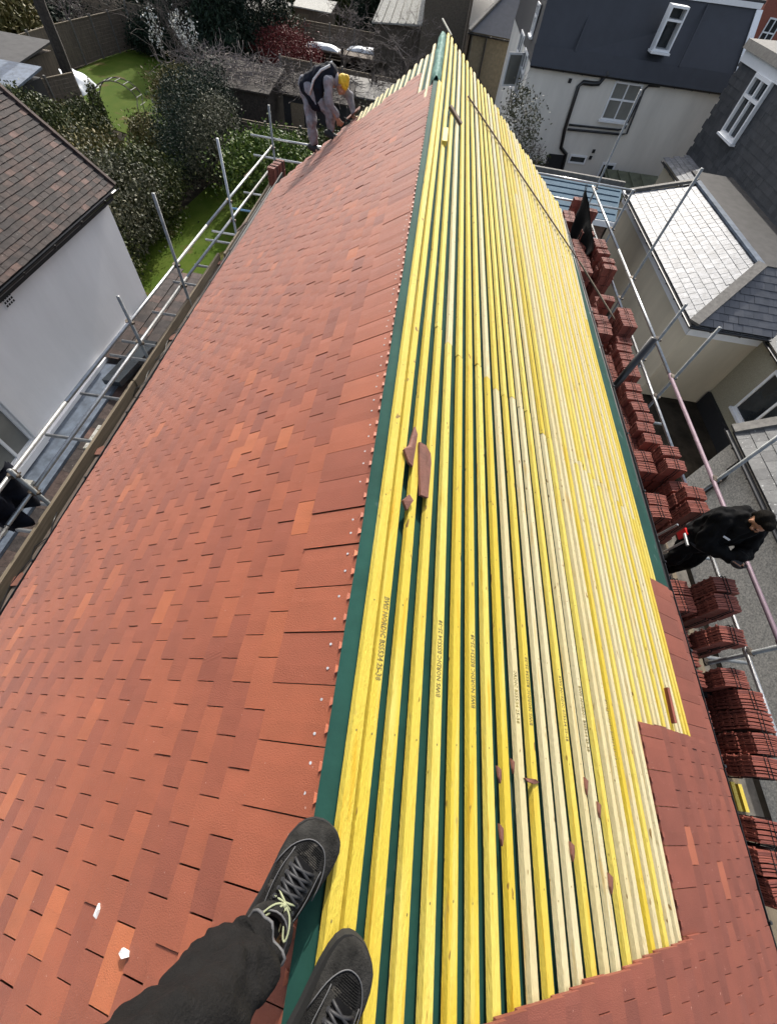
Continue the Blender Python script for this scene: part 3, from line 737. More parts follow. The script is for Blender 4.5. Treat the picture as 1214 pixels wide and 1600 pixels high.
obj('flat_roof', hexa([(x0, Y1 + 1.02, C - 1.6), (x1 + .15, Y1 + 1.6, C - 1.44), (x1 + .15, 36.4, C - 1.44), (x0, 36.4, C - 1.6), (x0, Y1 + 1.02, C - 1.5), (x1 + .15, Y1 + 1.6, C - 1.34), (x1 + .15, 36.4, C - 1.34), (x0, 36.4, C - 1.5)]), 'felt', h1)
a = ay(937, 186); b = ay(958, 125)
window(h1, (a.x, Y1, a.z), (1, 0, 0), 1.36, b.z - a.z, (.68,), ((b.z - a.z) * .55,), .07, pm='glass_g', Nn=(0, -1, 0))
a = ay(1014, 75, .6)
f = window(h1, (a.x, Y1 + .55, a.z), (1, 0, 0), .78, 1.25, (), (.86,), .07, pm='glass', Nn=(0, -1, 0), depth=.5)
a = ay(886, 254); window(h1, (a.x, Y1, a.z), (1, 0, 0), .9, .34, (), (), .07, Nn=(0, -1, 0), sill=False)
a = ay(925, 290); window(h1, (a.x, Y1, a.z), (1, 0, 0), .75, 1.0, (), (), .09, Nn=(0, -1, 0), sill=False)
a = ay(845, 284); dr = obj('door', box(a.x - .1, a.x + .85, Y1 - .05, Y1 - .003, a.z - .9, a.z + 1.15), 'blackm', h1)
obj('handle', tube([(a.x + .05, Y1 - .09, a.z + .2), (a.x + .05, Y1 - .09, a.z + .35)], .015, 6), 'steel', dr)
def pipe(parent, pts, r=.06, m='black', Y=Y1 - .09): return obj('drainpipe', tube([(ay(u, v).x, Y, ay(u, v).z) for u, v in pts], r, 8), m, parent, smooth=True)
pipe(h1, [(950, 113), (943, 120), (935, 130), (925, 130), (910, 128), (903, 134), (882, 200), (876, 230), (884, 240), (878, 262), (868, 290)], .085)
pipe(h1, [(1030, 134), (1012, 133), (1005, 140), (978, 208), (968, 209), (886, 201)], .045)
pipe(h1, [(1000, 150), (975, 200), (965, 202), (888, 194)], .04)
for u, v in ((922, 246), (927, 236), (890, 126)): q = ay(u, v); obj('vent', box(q.x - .07, q.x + .07, Y1 - .05, Y1 - .003, q.z - .07, q.z + .07), 'blackm', h1)
for (yy, zz, w_, h_) in ((27.1, C - 5.25, 1.5, 1.5), (30.0, C - 5.3, 1.6, 1.7), (27.6, C - 3.3, .8, .9)):
    window(h1, (x0 - .004, yy, zz), (0, 1, 0), w_, h_, (w_ / 2,), (h_ * .6,), .08, Nn=(-1, 0, 0))
oc = obj('open_casement', join(hexa([(x0 - .06, 28.5, C - 5.0), (x0 - .02, 28.5, C - 5.0), (x0 - .75, 28.2, C - 5.0), (x0 - .79, 28.2, C - 5.0), (x0 - .06, 28.5, C - 3.9), (x0 - .02, 28.5, C - 3.9), (x0 - .75, 28.2, C - 3.9), (x0 - .79, 28.2, C - 3.9)])), 'upvc', h1)
obj('pane', hexa([(x0 - .12, 28.44, C - 4.92), (x0 - .12, 28.46, C - 4.92), (x0 - .7, 28.19, C - 4.92), (x0 - .7, 28.17, C - 4.92), (x0 - .12, 28.44, C - 3.98), (x0 - .12, 28.46, C - 3.98), (x0 - .7, 28.19, C - 3.98), (x0 - .7, 28.17, C - 3.98)]), 'glass_g', oc)

for ch in h1.children_recursive:
    for v_ in ch.data.vertices:
        v_.co.y += SH * (v_.co.x + h1.location.x - x0)
# tan house with slate hip between the dark gable and the pale house
h2 = thing('house', (4.6, 46, 0), 'tan roughcast house with hipped slate roof behind the pale house', 'house')
Y2 = 40; zt2 = C - .125 * Y2; xa, xb = .048 * Y2, .125 * Y2
obj('wall', box(xa, xb + 1.5, Y2, 50, 0, zt2), 'tan_r', h2)
rf = obj('roof', ([(xa - .3, Y2 - .3, zt2), (xb + 1.8, Y2 - .3, zt2), (xb + 1.8, 50, zt2), (xa - .3, 50, zt2), ((xa + xb + 1.5) / 2, Y2 + 2.6, zt2 + 2.0), ((xa + xb + 1.5) / 2, 49, zt2 + 2.0)], [(0, 1, 4), (1, 2, 5, 4), (2, 3, 5), (3, 0, 4, 5), (3, 2, 1, 0)]), 'slate', h2)
for e in ((xa - .3, Y2 - .3), (xb + 1.8, Y2 - .3)): obj('hip_ridge', bar((e[0], e[1], zt2 + .04), ((xa + xb + 1.5) / 2, Y2 + 2.6, zt2 + 2.05), .22, .1), 'ridge', rf)
gutter(h2, (xa - .4, Y2 - .4, zt2 - .05), (xb + 1.8, Y2 - .4, zt2 - .05), .08)
for xx in (xa - .35,): obj('corner_board', box(xx, xx + .12, Y2 - .08, Y2 - .004, 0, zt2), 'fence', h2)
obj('drainpipe', tube([(xa + .9, Y2 - .12, zt2 - .1), (xa + .9, Y2 - .12, zt2 - 2.0), (xa + 2.6, Y2 - .12, zt2 - 3.1)], .06, 8), 'black', h2)
# dark gable
h3 = thing('house', (0, 46, 0), 'dark brown roughcast building with blank wall beyond the far ridge end', 'building')
obj('wall', box(-.034 * 44, .034 * 42, 42, 56, 0, C + 1.5), 'brown_r', h3)
obj('roof', ([(-1.8, 41.8, C + 1.5), (1.7, 41.8, C + 1.5), (1.7, 56, C + 1.5), (-1.8, 56, C + 1.5), (0, 41.8, C + 3), (0, 56, C + 3)], [(0, 1, 4), (1, 2, 5, 4), (2, 3, 5), (3, 0, 4, 5)]), 'slate', h3)
obj('corner_strip', box(1.44, 1.60, 41.9, 41.995, 0, C + 1.5), 'fence', h3)

# slate-hung house on the right
h4 = thing('house', (14, 21, 0), 'slate-hung house with tall white window right of the pale house', 'house')
X4 = 12.2
obj('wall', box(X4 + .03, 18, 15.5, 25.25, 0, C - 2.7), 'felt', h4)
P = planeP((X4, 25.25, C - 5.6), (0, -1, 0), (0, 0, 1))
def P4(u, v, h): return Vector((X4 - h, 25.25 - u, C - 5.6 + v))
obj('slate_hanging', slabs(P4, 34, 13, .30, .235, .30, .012, lambda u, v: u < 9.8 and v < 3.05, rnd=random.Random(6)), 'hang', h4)
obj('fascia', box(X4 - .12, X4 + .03, 15.5, 25.4, C - 2.62, C - 2.28), 'upvc', h4)
obj('roof', hexa([(X4 - .25, 15.3, C - 2.3), (18, 15.3, C - 2.3), (18, 25.5, C - 2.3), (X4 - .25, 25.5, C - 2.3), (X4 - .2, 15.3, C - 2.05), (18, 15.3, C - 1.7), (18, 25.5, C - 1.7), (X4 - .2, 25.5, C - 2.05)]), 'ridge', h4)
wp = atx(1130, 207, X4)
window(h4, (X4 - .03, wp.y, wp.z), (0, -1, 0), 1.42, 1.70, (.71,), (1.12,), .10, Nn=(-1, 0, 0), depth=.14)
# smooth slate hip roof on the cream extension
h5 = thing('house', (10, 15, 0), 'cream rendered extension under a glaring smooth slate hipped roof', 'extension')
XG, ZG, YB, YT = 8.42, 2.72, 11.55, 20.6
obj('wall', join(box(XG + .18, 16, YB + .18, 21.2, 0, ZG - .05)), 'cream', h5)
obj('soffit', box(XG - .02, 15.9, YB - .02, 21.1, ZG - .12, ZG - .05), 'upvc', h5)
obj('frieze', join(box(XG + .155, XG + .178, YB + .16, 21.1, ZG - .42, ZG - .121), box(XG + .155, 15.9, YB + .155, YB + .178, ZG - .42, ZG - .121)), 'upvc', h5)
run, rise = 1.95, .95; ln = math.hypot(run, rise)
P = planeP((XG - .02, YT, ZG), (0, -1, 0), (run, 0, rise))
rf = obj('roof', join(slabs(P, 34, 9, .30, ln / 9, ln / 9 * 1.28, .012, lambda u, v: u < YT - YB - v * .95 and u > v * .55, gap=.014, jit=.002, rnd=random.Random(14)), ), 'slate_s', h5)
obj('roof_deck', ([(XG, YB, ZG - .04), (16, YB, ZG - .04), (16, 21, ZG - .04), (XG, YT, ZG - .04), (XG + run, YB + 1.95, ZG + rise - .02), (XG + run, YT - .9, ZG + rise - .02), (16, YB + 1.95, ZG + rise - .02), (16, YT - .9, ZG + rise - .02)],
    [(0, 4, 5, 3), (0, 1, 6, 4), (4, 6, 7, 5), (3, 5, 7, 2)]), 'felt', h5)
P = planeP((XG, YB - .02, ZG), (1, 0, 0), (0, 1.95, rise))
obj('roof', slabs(P, 26, 9, .30, ln / 9, ln / 9 * 1.28, .012, lambda u, v: u > v * .95 and u < 7, gap=.006, jit=.002, rnd=random.Random(15)), 'slate', h5)
obj('hip_ridge', bar((XG - .03, YB - .03, ZG + .06), (XG + run, YB + 1.95, ZG + rise + .07), .30, .09), 'ridge', h5)
obj('hip_ridge', bar((XG - .03, YT + .1, ZG + .06), (XG + run, YT - .9, ZG + rise + .07), .26, .09), 'ridge', h5)
obj('ridge_capping', bar((XG + run, YB + 1.95, ZG + rise + .05), (XG + run, YT - .9, ZG + rise + .05), .22, .06), 'lead', h5)
obj('flat_roof', box(XG + run + .12, 16.5, YB + 1.95, YT + .2, ZG + rise - .01, ZG + rise + .05), 'felt', h5)
gutter(h5, (XG - .08, YB - .1, ZG - .03), (XG - .08, YT + .1, ZG - .03), .06)
gutter(h5, (XG - .05, YB - .1, ZG - .03), (15.5, YB - .1, ZG - .03), .06)
# strip of white slates further up, beside the slate-hung wall
h6 = thing('lean_to', (11, 22.6, 0), 'narrow pale slate lean-to roof at the foot of the slate-hung wall', 'lean-to')
obj('wall', box(11.2, 12.1, 20.9, 24.8, 0, 2.85), 'cream', h6)
P = planeP((11.1, 24.9, 2.9), (0, -1, 0), (1.1, 0, .25))
obj('roof', slabs(P, 14, 5, .30, .22, .28, .012, lambda u, v: u < 4.1 and v < 1.1, rnd=random.Random(16)), 'slate_s', h6)
gutter(h6, (11.03, 24.95, 2.86), (11.03, 20.8, 2.86), .06)
# blue-grey flat roof and green roof
h7 = thing('outbuilding', (5.6, 17.5, 0), 'low outbuilding with blue-grey ribbed flat roof beyond the right scaffold', 'outbuilding')
obj('wall', join(box(2.6, 6.6, 16.45, 19.3, 0, 3.05)), 'brick_o', h7)
obj('roof', join(hexa([(2.5, 16.25, 3.12), (6.75, 16.25, 3.12), (7.7, 19.5, 3.12), (2.5, 19.5, 3.12), (2.5, 16.25, 3.2), (6.75, 16.25, 3.2), (7.7, 19.5, 3.2), (2.5, 19.5, 3.2)]),
    *[bar((2.5, 16.8 + .55 * k, 3.215), (6.85 + .16 * k, 16.8 + .55 * k, 3.215), .04, .035) for k in range(5)]), 'blueroof', h7)
obj('fascia', bar((2.5, 16.22, 3.1), (6.77, 16.22, 3.1), .03, .17), 'upvc', h7)
obj('parapet', bar((2.5, 19.6, 3.25), (7.75, 19.6, 3.25), .12, .2), 'ridge', h7)
h8 = thing('lean_to', (10, 24.8, 0), 'olive green sheet lean-to roof against the pale wall', 'lean-to')
obj('roof', join(hexa([(9.5, 24.6, 1.25), (12.1, 24.8, 1.25), (12.1, 26.9, 1.75), (9.1, 26.6, 1.75), (9.5, 24.6, 1.31), (12.1, 24.8, 1.31), (12.1, 26.9, 1.81), (9.1, 26.6, 1.81)]),
    *[bar((9.6 + .6 * k, 24.6, 1.34), (9.25 + .6 * k, 26.6, 1.84), .05, .04) for k in range(4)]), 'greenroof', h8)
obj('wall', box(9.7, 12, 25.0, 26.4, 0, 1.3), 'brick_o', h8)
# cream pebbledash house at right with white window, and low slate roof
h9 = thing('house', (12.5, 9, 0), 'cream pebbledash house wall with wide white window behind the low slate roof', 'house')
X9 = 10.85
obj('wall', box(X9, 16, 7.6, YB + .17, 0, 2.6), 'cream2', h9)
obj('plinth', box(X9 - .12, X9 - .004, 8.6, YB + .1, 0, .55), 'blackm', h9)
gutter(h9, (X9 - .15, YB - .05, 2.62), (X9 - .15, 7.5, 2.62), .06)
P = planeP((X9 - .1, YB, 2.65), (0, -1, 0), (2, 0, 1.2))
obj('roof', slabs(P, 16, 9, .3, .25, .32, .012, lambda u, v: u < 4, rnd=random.Random(17)), 'slate_o', h9)
wp = atx(1150, 642, X9); window(h9, (X9 - .003, wp.y + .15, wp.z), (0, -1, 0), 2.6, 1.45, (.95, 1.9), (), .08, Nn=(-1, 0, 0))
h10 = thing('house', (11, 2.5, 0), 'low pebbledash extension with weathered slate roof and black gutter at lower right', 'extension')
X10 = 8.45
obj('wall', box(X10, 15, -7, 7.35, 0, 2.42), 'pebble', h10)
P = planeP((X10 - .12, 7.5, 2.5), (0, -1, 0), (2.6, 0, 1.5))
obj('roof', slabs(P, 48, 10, .30, .27, .35, .014, lambda u, v: u > -.1 and u < 14.5, rnd=random.Random(18)), 'slate_o', h10)
obj('roof_deck', hexa([P(0, 0, -.05), P(14.5, 0, -.05), P(14.5, 3, -.05), P(0, 3, -.05), P(0, 0, 0), P(14.5, 0, 0), P(14.5, 3, 0), P(0, 3, 0)]), 'blackm', h10)
obj('verge_capping', bar(P(-.03, 0, .05), P(-.03, 2.9, .05), .24, .08), 'ridge', h10)
gutter(h10, (X10 - .2, 7.6, 2.46), (X10 - .2, -7, 2.46), .065)
obj('drainpipe', tube([(X10 - .2, 6.6, 2.4), (X10 - .2, 6.6, 2.1), (X10 - .06, 6.6, 1.8), (X10 - .06, 6.6, 0)], .05, 8), 'black', h10)
# red brick terrace far right
h11 = thing('house', (34, 66, 0), 'distant red brick house with white sash windows at the top right corner', 'house')
obj('wall', box(28.0, 42, 60, 70, 0, C + 4), 'brick', h11)
obj('roof', ([(27.7, 59.7, C + 4), (42, 59.7, C + 4), (42, 70, C + 4), (27.7, 70, C + 4), (30, 64, C + 7), (42, 64, C + 7)], [(0, 1, 5, 4), (2, 3, 4, 5), (3, 0, 4), (3, 2, 1, 0)]), 'slate', h11)
for xx in (29.0, 31.4):
    for zz in (C - 5.2, C - 2.4): window(h11, (xx, 59.98, zz), (1, 0, 0), 1.2, 1.7, (.6,), (.85,), .1, Nn=(0, -1, 0))

# ------------------------------------------------------------------ vegetation, fences, sheds
def leafcloud(c, r, n, size, seed, clumps=22, fill=.35, up=0, aspect=.55):
    rg = random.Random(seed); V, Fc = [], []
    cl = []
    for i in range(clumps):
        while True:
            d = Vector((rg.uniform(-1, 1), rg.uniform(-1, 1), rg.uniform(-.7, 1)))
            if .1 < d.length < 1: break
        d = d.normalized() * rg.uniform(.45, .95)
        cl.append((Vector((c[0] + d.x * r[0], c[1] + d.y * r[1], c[2] + d.z * r[2])), rg.uniform(.22, .46)))
    for i in range(n):
        if rg.random() < fill:
            d = Vector((rg.gauss(0, 1), rg.gauss(0, 1), rg.gauss(0, 1))).normalized() * rg.uniform(.4, 1) ** .4
            p = Vector((c[0] + d.x * r[0], c[1] + d.y * r[1], c[2] + d.z * r[2] * (1 if d.z > 0 else .8)))
        else:
            q, s = rg.choice(cl); d = Vector((rg.gauss(0, .55), rg.gauss(0, .55), rg.gauss(0, .55)))
            p = q + Vector((d.x * r[0], d.y * r[1], d.z * r[2])) * s
        if p.z < .05: p.z = rg.uniform(.05, .5)
        nn = Vector((rg.gauss(0, 1), rg.gauss(0, 1), rg.gauss(.5 + up, .8))).normalized(); t = nn.cross(Vector((rg.gauss(0, 1), rg.gauss(0, 1), rg.gauss(0, 1)))).normalized(); b = nn.cross(t)
        s = size * rg.uniform(.6, 1.4); t *= s; b *= s * aspect; k = len(V)
        V += [tuple(p - t), tuple(p + b - t * .1), tuple(p + t), tuple(p - b - t * .1)]; Fc.append((k, k + 1, k + 2, k + 3))
    return V, Fc
def trunk(base, top, r0, r1, n=7, wob=.08, seed=1):
    rg = random.Random(seed); a, b = Vector(base), Vector(top); pts, rad = [], []
    for i in range(n):
        t = i / (n - 1); p = a.lerp(b, t)
        if 0 < i < n - 1: p += Vector((rg.gauss(0, wob), rg.gauss(0, wob), 0))
        pts.append(p); rad.append(r0 + (r1 - r0) * t)
    return tube(pts, 0, 8, True, rad)
def branches(base, height, seed, spread=.5, levels=4, r0=.1, first=.35, n1=5, lean=(0, 0), minr=.008, droop=0, ratio=(.52, .8)):
    rg = random.Random(seed); V, Fc = [], []
    def add(vf):
        k = len(V); V.extend(vf[0]); Fc.extend(tuple(i + k for i in q) for q in vf[1])
    def grow(p, d, L, r, lv):
        pts, rad = [p], [r]; q = p; dd = d.copy()
        for i in range(4):
            dd = (dd + Vector((rg.gauss(0, .16), rg.gauss(0, .16), rg.gauss(0, .12) - droop * .1))).normalized(); q = q + dd * (L / 4); pts.append(q); rad.append(max(minr * .6, r * (1 - .16 * (i + 1))))
        add(tube(pts, 0, 5 if lv > 1 else 7, False, rad))
        if lv >= levels: return
        for i in range(n1 if lv == 0 else rg.choice((2, 3, 3, 4))):
            t = rg.uniform(.35, 1); k = min(3, int(t * 4)); o = Vector(pts[k]).lerp(Vector(pts[k + 1]), t * 4 - k if t < 1 else 1)
            nd = (dd * .6 + Vector((rg.gauss(0, 1), rg.gauss(0, 1), rg.gauss(.15, .5))) * (spread + .25 * lv * .5)).normalized()
            grow(o, nd, L * rg.uniform(*ratio), max(minr, rad[k] * .6), lv + 1)
    grow(Vector(base), Vector((lean[0], lean[1], 1)).normalized(), height * first, r0, 0)
    return V, Fc
def shrub(name, label, cat, c, r, n, size, m, seed, group=None, **kw):
    t = thing(name, (c[0], c[1], 0), label, cat, group)
    obj('foliage', leafcloud(c, r, int(n * 1.5), size * .82, seed, **kw), m, t)
    obj('stem', branches((c[0], c[1], 0), max(.6, c[2] * 1.5), seed + 1, .6, 3, .05, .45, 6), 'bark', t)
    return t
G = lambda u, v, z: atz(u, v, z)
def tup(p, z=None): return (p.x, p.y, p.z if z is None else z)
shrub('bush', 'big olive and gold bush beside the brown tiled roof', 'bush', (-13.0, 18.7, .85), (2.2, 2.7, 1.05), 14000, .07, 'leaf_olive', 31, clumps=40)
shrub('bush', 'glossy green bush with pale glints behind the tiled roof corner', 'bush', (-10.9, 17.5, 1.0), (1.5, 2.7, 1.25), 13000, .07, 'leaf_green', 32, clumps=34)
shrub('bush', 'tall grey-green bush beside the nearest lawn', 'bush', (-10.6, 14.9, 1.3), (1.5, 2.7, 1.6), 11000, .065, 'leaf_grey', 33, clumps=30)
shrub('bush', 'dark green bush low down between the white house and the lawn', 'bush', (-10.0, 12.0, .8), (1.2, 2.2, 1.1), 8000, .06, 'leaf_green', 34)
shrub('conifer_shrub', 'large dark feathery conifer shrub right of the curved lawn', 'conifer', (-10.3, 23.2, 1.6), (1.6, 3.6, 1.9), 18000, .075, 'leaf_dark', 35, clumps=36, aspect=.25)
shrub('conifer_shrub', 'lighter feathery shrub in front of the vine covered shed', 'conifer', (-9.2, 22.0, 1.6), (1.0, 2.4, 1.5), 9000, .07, 'leaf_grey', 36, clumps=30, aspect=.25)
shrub('bush', 'pale grassy bush below the white blossom', 'bush', (-13.1, 28.4, 1.2), (1.4, 2.4, 1.1), 9000, .07, 'leaf_olive', 37)
shrub('hedge', 'bright green leafy hedge behind the far left scaffold end', 'hedge', (-6.1, 20.2, 1.4), (2.2, 2.0, 1.4), 15000, .075, 'leaf_bright', 38, clumps=40, fill=.5)
shrub('hedge', 'bright green leafy hedge sprawling beneath the roofer', 'hedge', (-4.6, 23.3, 1.0), (2.4, 2.0, 1.2), 11000, .075, 'leaf_green', 39, clumps=40, fill=.5)
shrub('hedge', 'dark ivy hedge above the brown tiled roof at far left', 'hedge', (-17.0, 20.8, 1.3), (3.0, 1.1, 1.3), 13000, .07, 'leaf_green', 40, clumps=34)
shrub('bush', 'small green bush beside the wooden garden arch', 'bush', (-15.7, 23.2, .9), (.9, .9, .9), 4500, .06, 'leaf_green', 41)
shrub('bush', 'low twiggy green shrub at the foot of the pole', 'bush', (-17.0, 24.0, .6), (.8, .8, .7), 3000, .06, 'leaf_olive', 42)
shrub('shrub', 'deep red shrub behind the vine covered shed', 'shrub', (-10.4, 40.0, 1.3), (2.6, 1.7, 1.1), 7500, .08, 'leaf_red', 43, aspect=.35)
shrub('bush', 'pale green bush behind the red shrub', 'bush', (-12.0, 44.0, 1.4), (1.6, 1.4, 1.4), 5000, .09, 'leaf_grey', 44)
shrub('bush', 'grey flowering bush left of the roofer\'s head', 'bush', (-2.6, 26.3, 1.2), (1.4, 1.6, 1.2), 5200, .055, 'leaf_grey', 45)
def conifer(label, x, y, h, r, seed, n=15000, m='leaf_dark', size=.12):
    t = thing('evergreen_tree', (x, y, 0), label, 'tree', 'dark evergreens behind the lawn')
    V, Fc = [], []
    for k in range(5):
        zz = h * (.18 + .17 * k); rr = r * (1.05 - .17 * k)
        vf = leafcloud((x, y, zz), (rr, rr, h * .17), n // 5, size, seed + k, 14, .45, aspect=.3); b = len(V); V += vf[0]; Fc += [tuple(i + b for i in q) for q in vf[1]]
    obj('crown', (V, Fc), m, t); obj('trunk', trunk((x, y, 0), (x, y, h * .8), .18, .05, seed=seed), 'bark', t)
conifer('broad dark evergreen directly behind the lawn', -17.2, 41.2, 7.5, 2.8, 60)
conifer('dark evergreen behind the lawn, right of the white blossom', -14.3, 38.8, 7.0, 2.2, 66)
conifer('tall dark evergreen standing left of the red shrub', -13.6, 35.8, 6.5, 1.7, 72, 11000)
conifer('very dark evergreen above the shed roof covered in vines', -12.7, 42.5, 8.5, 2.6, 78)
conifer('dark evergreen at the top left corner fence', -20.6, 43.5, 7, 2.4, 84, 11000)
conifer('small dark evergreen half hidden among bare branches', -6.4, 52.0, 5, 1.8, 90, 9000)
for i, (lab, x, y, z, r, m_, sd_) in enumerate((('dark hedge mass beyond the left fence', -29, 40, 2.0, (4, 6, 2.6), 'leaf_dark', 301), ('olive shrubs beyond the left fence corner', -25.5, 33, 1.4, (2.0, 3.5, 1.6), 'leaf_olive', 302), ('dark hedge at the very top left', -30, 52, 2.5, (6, 4, 3), 'leaf_dark', 303), ('grey-green hedge behind the dark evergreens', -19, 52, 2, (5, 3, 2.2), 'leaf_grey', 304), ('dark green hedge behind the grey roofed outhouse', -11, 55, 1.6, (4, 1.5, 1.9), 'leaf_green', 305), ('dark shrubs before the far back fence', -5, 53, 1.4, (3, 1.5, 1.5), 'leaf_dark', 306))):
    shrub('hedge', lab, 'hedge', (x, y, z), r, 9000, .13, m_, sd_)
shrub('shrub', 'straggly brown-green shrub at the near corner of the far lawn', 'shrub', (-13.4, 24.0, .7), (.8, 1.1, .8), 2600, .06, 'leaf_olive', 311)
shrub('shrub', 'dark ivy mound at the back of the far lawn', 'shrub', (-18.6, 39.4, .9), (2.6, 1.0, 1.2), 6000, .08, 'leaf_dark', 313)
# white blossom sprays
for lab, (x, y), s in (('upright spray of white blossom nearest the lawn', (-14.7, 30.2), 1), ('bushy spray of white blossom against the dark evergreens', (-13.4, 31.0), 2)):
    t = thing('blossom_tree', (x, y, 0), lab, 'shrub', 'white blossom sprays')
    obj('branches', branches((x, y, 0), 4.2, 200 + s, .22, 2, .04, .75, 7), 'twig', t)
    obj('blossom', leafcloud((x, y, 3.0), (.45 * s ** .6, .4, .9), 230 * s, .05, 210 + s, 12, .2), 'blossom', t)
# bare trees
def bare(label, x, y, h, seed, r=.09, m='twig', **kw):
    t = thing('bare_tree', (x, y, 0), label, 'tree', 'leafless trees')
    a = dict(spread=.62, levels=5, r0=r, first=.34, n1=6); a.update(kw)
    obj('branches', branches((x, y, 0), h, seed, **a), m, t); obj('trunk', trunk((x, y, 0), (x + .05, y, h * .3), r * 1.25, r, 4, .01), 'bark', t)
bare('spreading leafless tree behind the roofer', -3.6, 34.0, 7.0, 101)
bare('second leafless tree left of the ridge end', -2.4, 38.5, 7.5, 102, m='twig2')
bare('leafless tree with pale branches above the white sheeting', -6.8, 41.0, 6.0, 103, m='twig2')
bare('leafless tree by the dark brown building', -1.7, 31.0, 5.5, 104)
bare('thin leafless tree before the dark evergreens', -16.2, 37.2, 6.5, 105, spread=.4)
bare('leafless tangle at the top left corner', -26.0, 38.0, 6.0, 106)
bare('pale leafless tree beyond the left fence', -23.5, 36.5, 5.0, 107, m='twig2')
bare('low bare thorn behind the roofer\'s back', -6.9, 31.0, 4.0, 108, m='twig2')
t = thing('shrub', (3.6, 22.8, 0), 'grey leafless shrub between the battens and the open white casement', 'shrub')
obj('branches', branches((3.6, 22.8, 0), 5.6, 120, .45, 4, .07, .4, 7), 'twig', t); obj('foliage', leafcloud((3.6, 22.8, 3.0), (1.0, 1.3, 1.8), 3800, .05, 121, 20, .3), 'leaf_grey', t)
t = thing('shrub', (5.3, 24.8, 0), 'small dark climber by the black door of the pale house', 'shrub')
obj('branches', branches((5.3, 24.8, 0), 2.6, 122, .5, 3, .05, .4, 6), 'bark', t); obj('foliage', leafcloud((5.3, 24.8, 1.3), (.6, .5, 1.0), 2200, .05, 123), 'leaf_green', t)
# leaning dark pole / trunk
t = thing('tree', (-18.5, 27.6, 0), 'dark bare tree trunk rising past the left fence', 'tree')
obj('trunk', trunk((-18.5, 27.6, 0), (-18.45, 27.5, 9.5), .27, .20, 9, .03, 5), 'bark', t)
obj('branches', branches((-18.45, 27.5, 9.2), 6, 131, .6, 3, .12, .4, 5), 'bark', t)
# fences
def fence(label, pts, h=1.8, m='fence', panel=1.83):
    t = thing('fence', (pts[0][0], pts[0][1], 0), label, 'fence', 'garden fences')
    for a, b in zip(pts, pts[1:]):
        a, b = Vector((*a, 0)), Vector((*b, 0)); L = (b - a).length; n = max(1, round(L / panel)); d = (b - a) / n
        for k in range(n):
            p, q = a + d * (k + .03), a + d * (k + .97)
            vf = [bar((p.x, p.y, z), (q.x, q.y, z), .03, .135) for z in [.12 + .145 * i for i in range(int(h / .145))]]
            obj('panel', join(*vf), m, t); obj('post', box(a.x + d.x * k - .05, a.x + d.x * k + .05, a.y + d.y * k - .05, a.y + d.y * k + .05, 0, h + .08), 'ridge', t)
            obj('cap_rail', bar((p.x, p.y, h - .02), (q.x, q.y, h - .02), .07, .04), 'board', t)
    return t
fence('brown panel fence at the left end of the far lawn', [(-22.8, 27.5), (-22.5, 33.5), (-21.4, 40.5)])
fence('dark panel fence across the back of the far lawn', [(-21.4, 40.8), (-15, 41.6), (-11.5, 43)], 2.0)
fence('panel fence between the black roofed shed and the lawn', [(-19.2, 22.2), (-17.6, 26.6)], 1.8)
fence('low fence in front of the vine covered shed', [(-12.6, 26.4), (-8.2, 26.2), (-3.0, 26.9)], 1.3)
fence('panel fence beneath the bare trees', [(-10, 36.6), (-2.0, 36.2)], 1.7)
fence('fence behind the red shrub', [(-14.5, 47), (-3, 47.2)], 1.8)
fence('fence far behind the white sheeting', [(-24, 56), (-1.8, 56)], 1.8)
# sheds
def shed(name, label, x0, x1, y0, y1, h, rm, wm='fence', slope=.25, cat='shed'):
    t = thing(name, ((x0 + x1) / 2, (y0 + y1) / 2, 0), label, cat)
    obj('wall', box(x0, x1, y0, y1, 0, h), wm, t)
    obj('roof', hexa([(x0 - .15, y0 - .15, h), (x1 + .15, y0 - .15, h), (x1 + .15, y1 + .15, h + slope), (x0 - .15, y1 + .15, h + slope), (x0 - .15, y0 - .15, h + .07), (x1 + .15, y0 - .15, h + .07), (x1 + .15, y1 + .15, h + slope + .07), (x0 - .15, y1 + .15, h + slope + .07)]), rm, t)
    obj('door', box(x0 + .4, x0 + 1.1, y0 - .03, y0 - .003, .05, h - .25), 'board', t)
    return t
shed('shed', 'grey felt roofed shed at the far left edge', -23.5, -19.3, 25.3, 28.1, 2.05, 'felt')
shed('shed', 'black shed with pale grey roof beside the ivy hedge', -22, -17.5, 22.0, 24.0, 2.1, 'lead', 'blackm')
sv = shed('shed', 'old shed with roof smothered in dead vines', -12.4, -8.5, 28.0, 31.2, 1.9, 'bark', 'bark', .3)
def vines(c, r, n, seed, m='twig2', L=1.0):
    rg = random.Random(seed); vs = []
    for i in range(n):
        p = Vector((c[0] + rg.uniform(-r[0], r[0]), c[1] + rg.uniform(-r[1], r[1]), c[2] + rg.uniform(0, r[2]))); d = Vector((rg.gauss(0, 1), rg.gauss(0, 1), rg.gauss(0, .25))).normalized(); pts = [p]
        for k in range(5):
            d = (d + Vector((rg.gauss(0, .4), rg.gauss(0, .4), rg.gauss(0, .25)))).normalized(); p = p + d * (L / 5); p.z = max(c[2] - .05, p.z); pts.append(p)
        vs.append(tube(pts, .013, 4, False))
    return join(*vs)
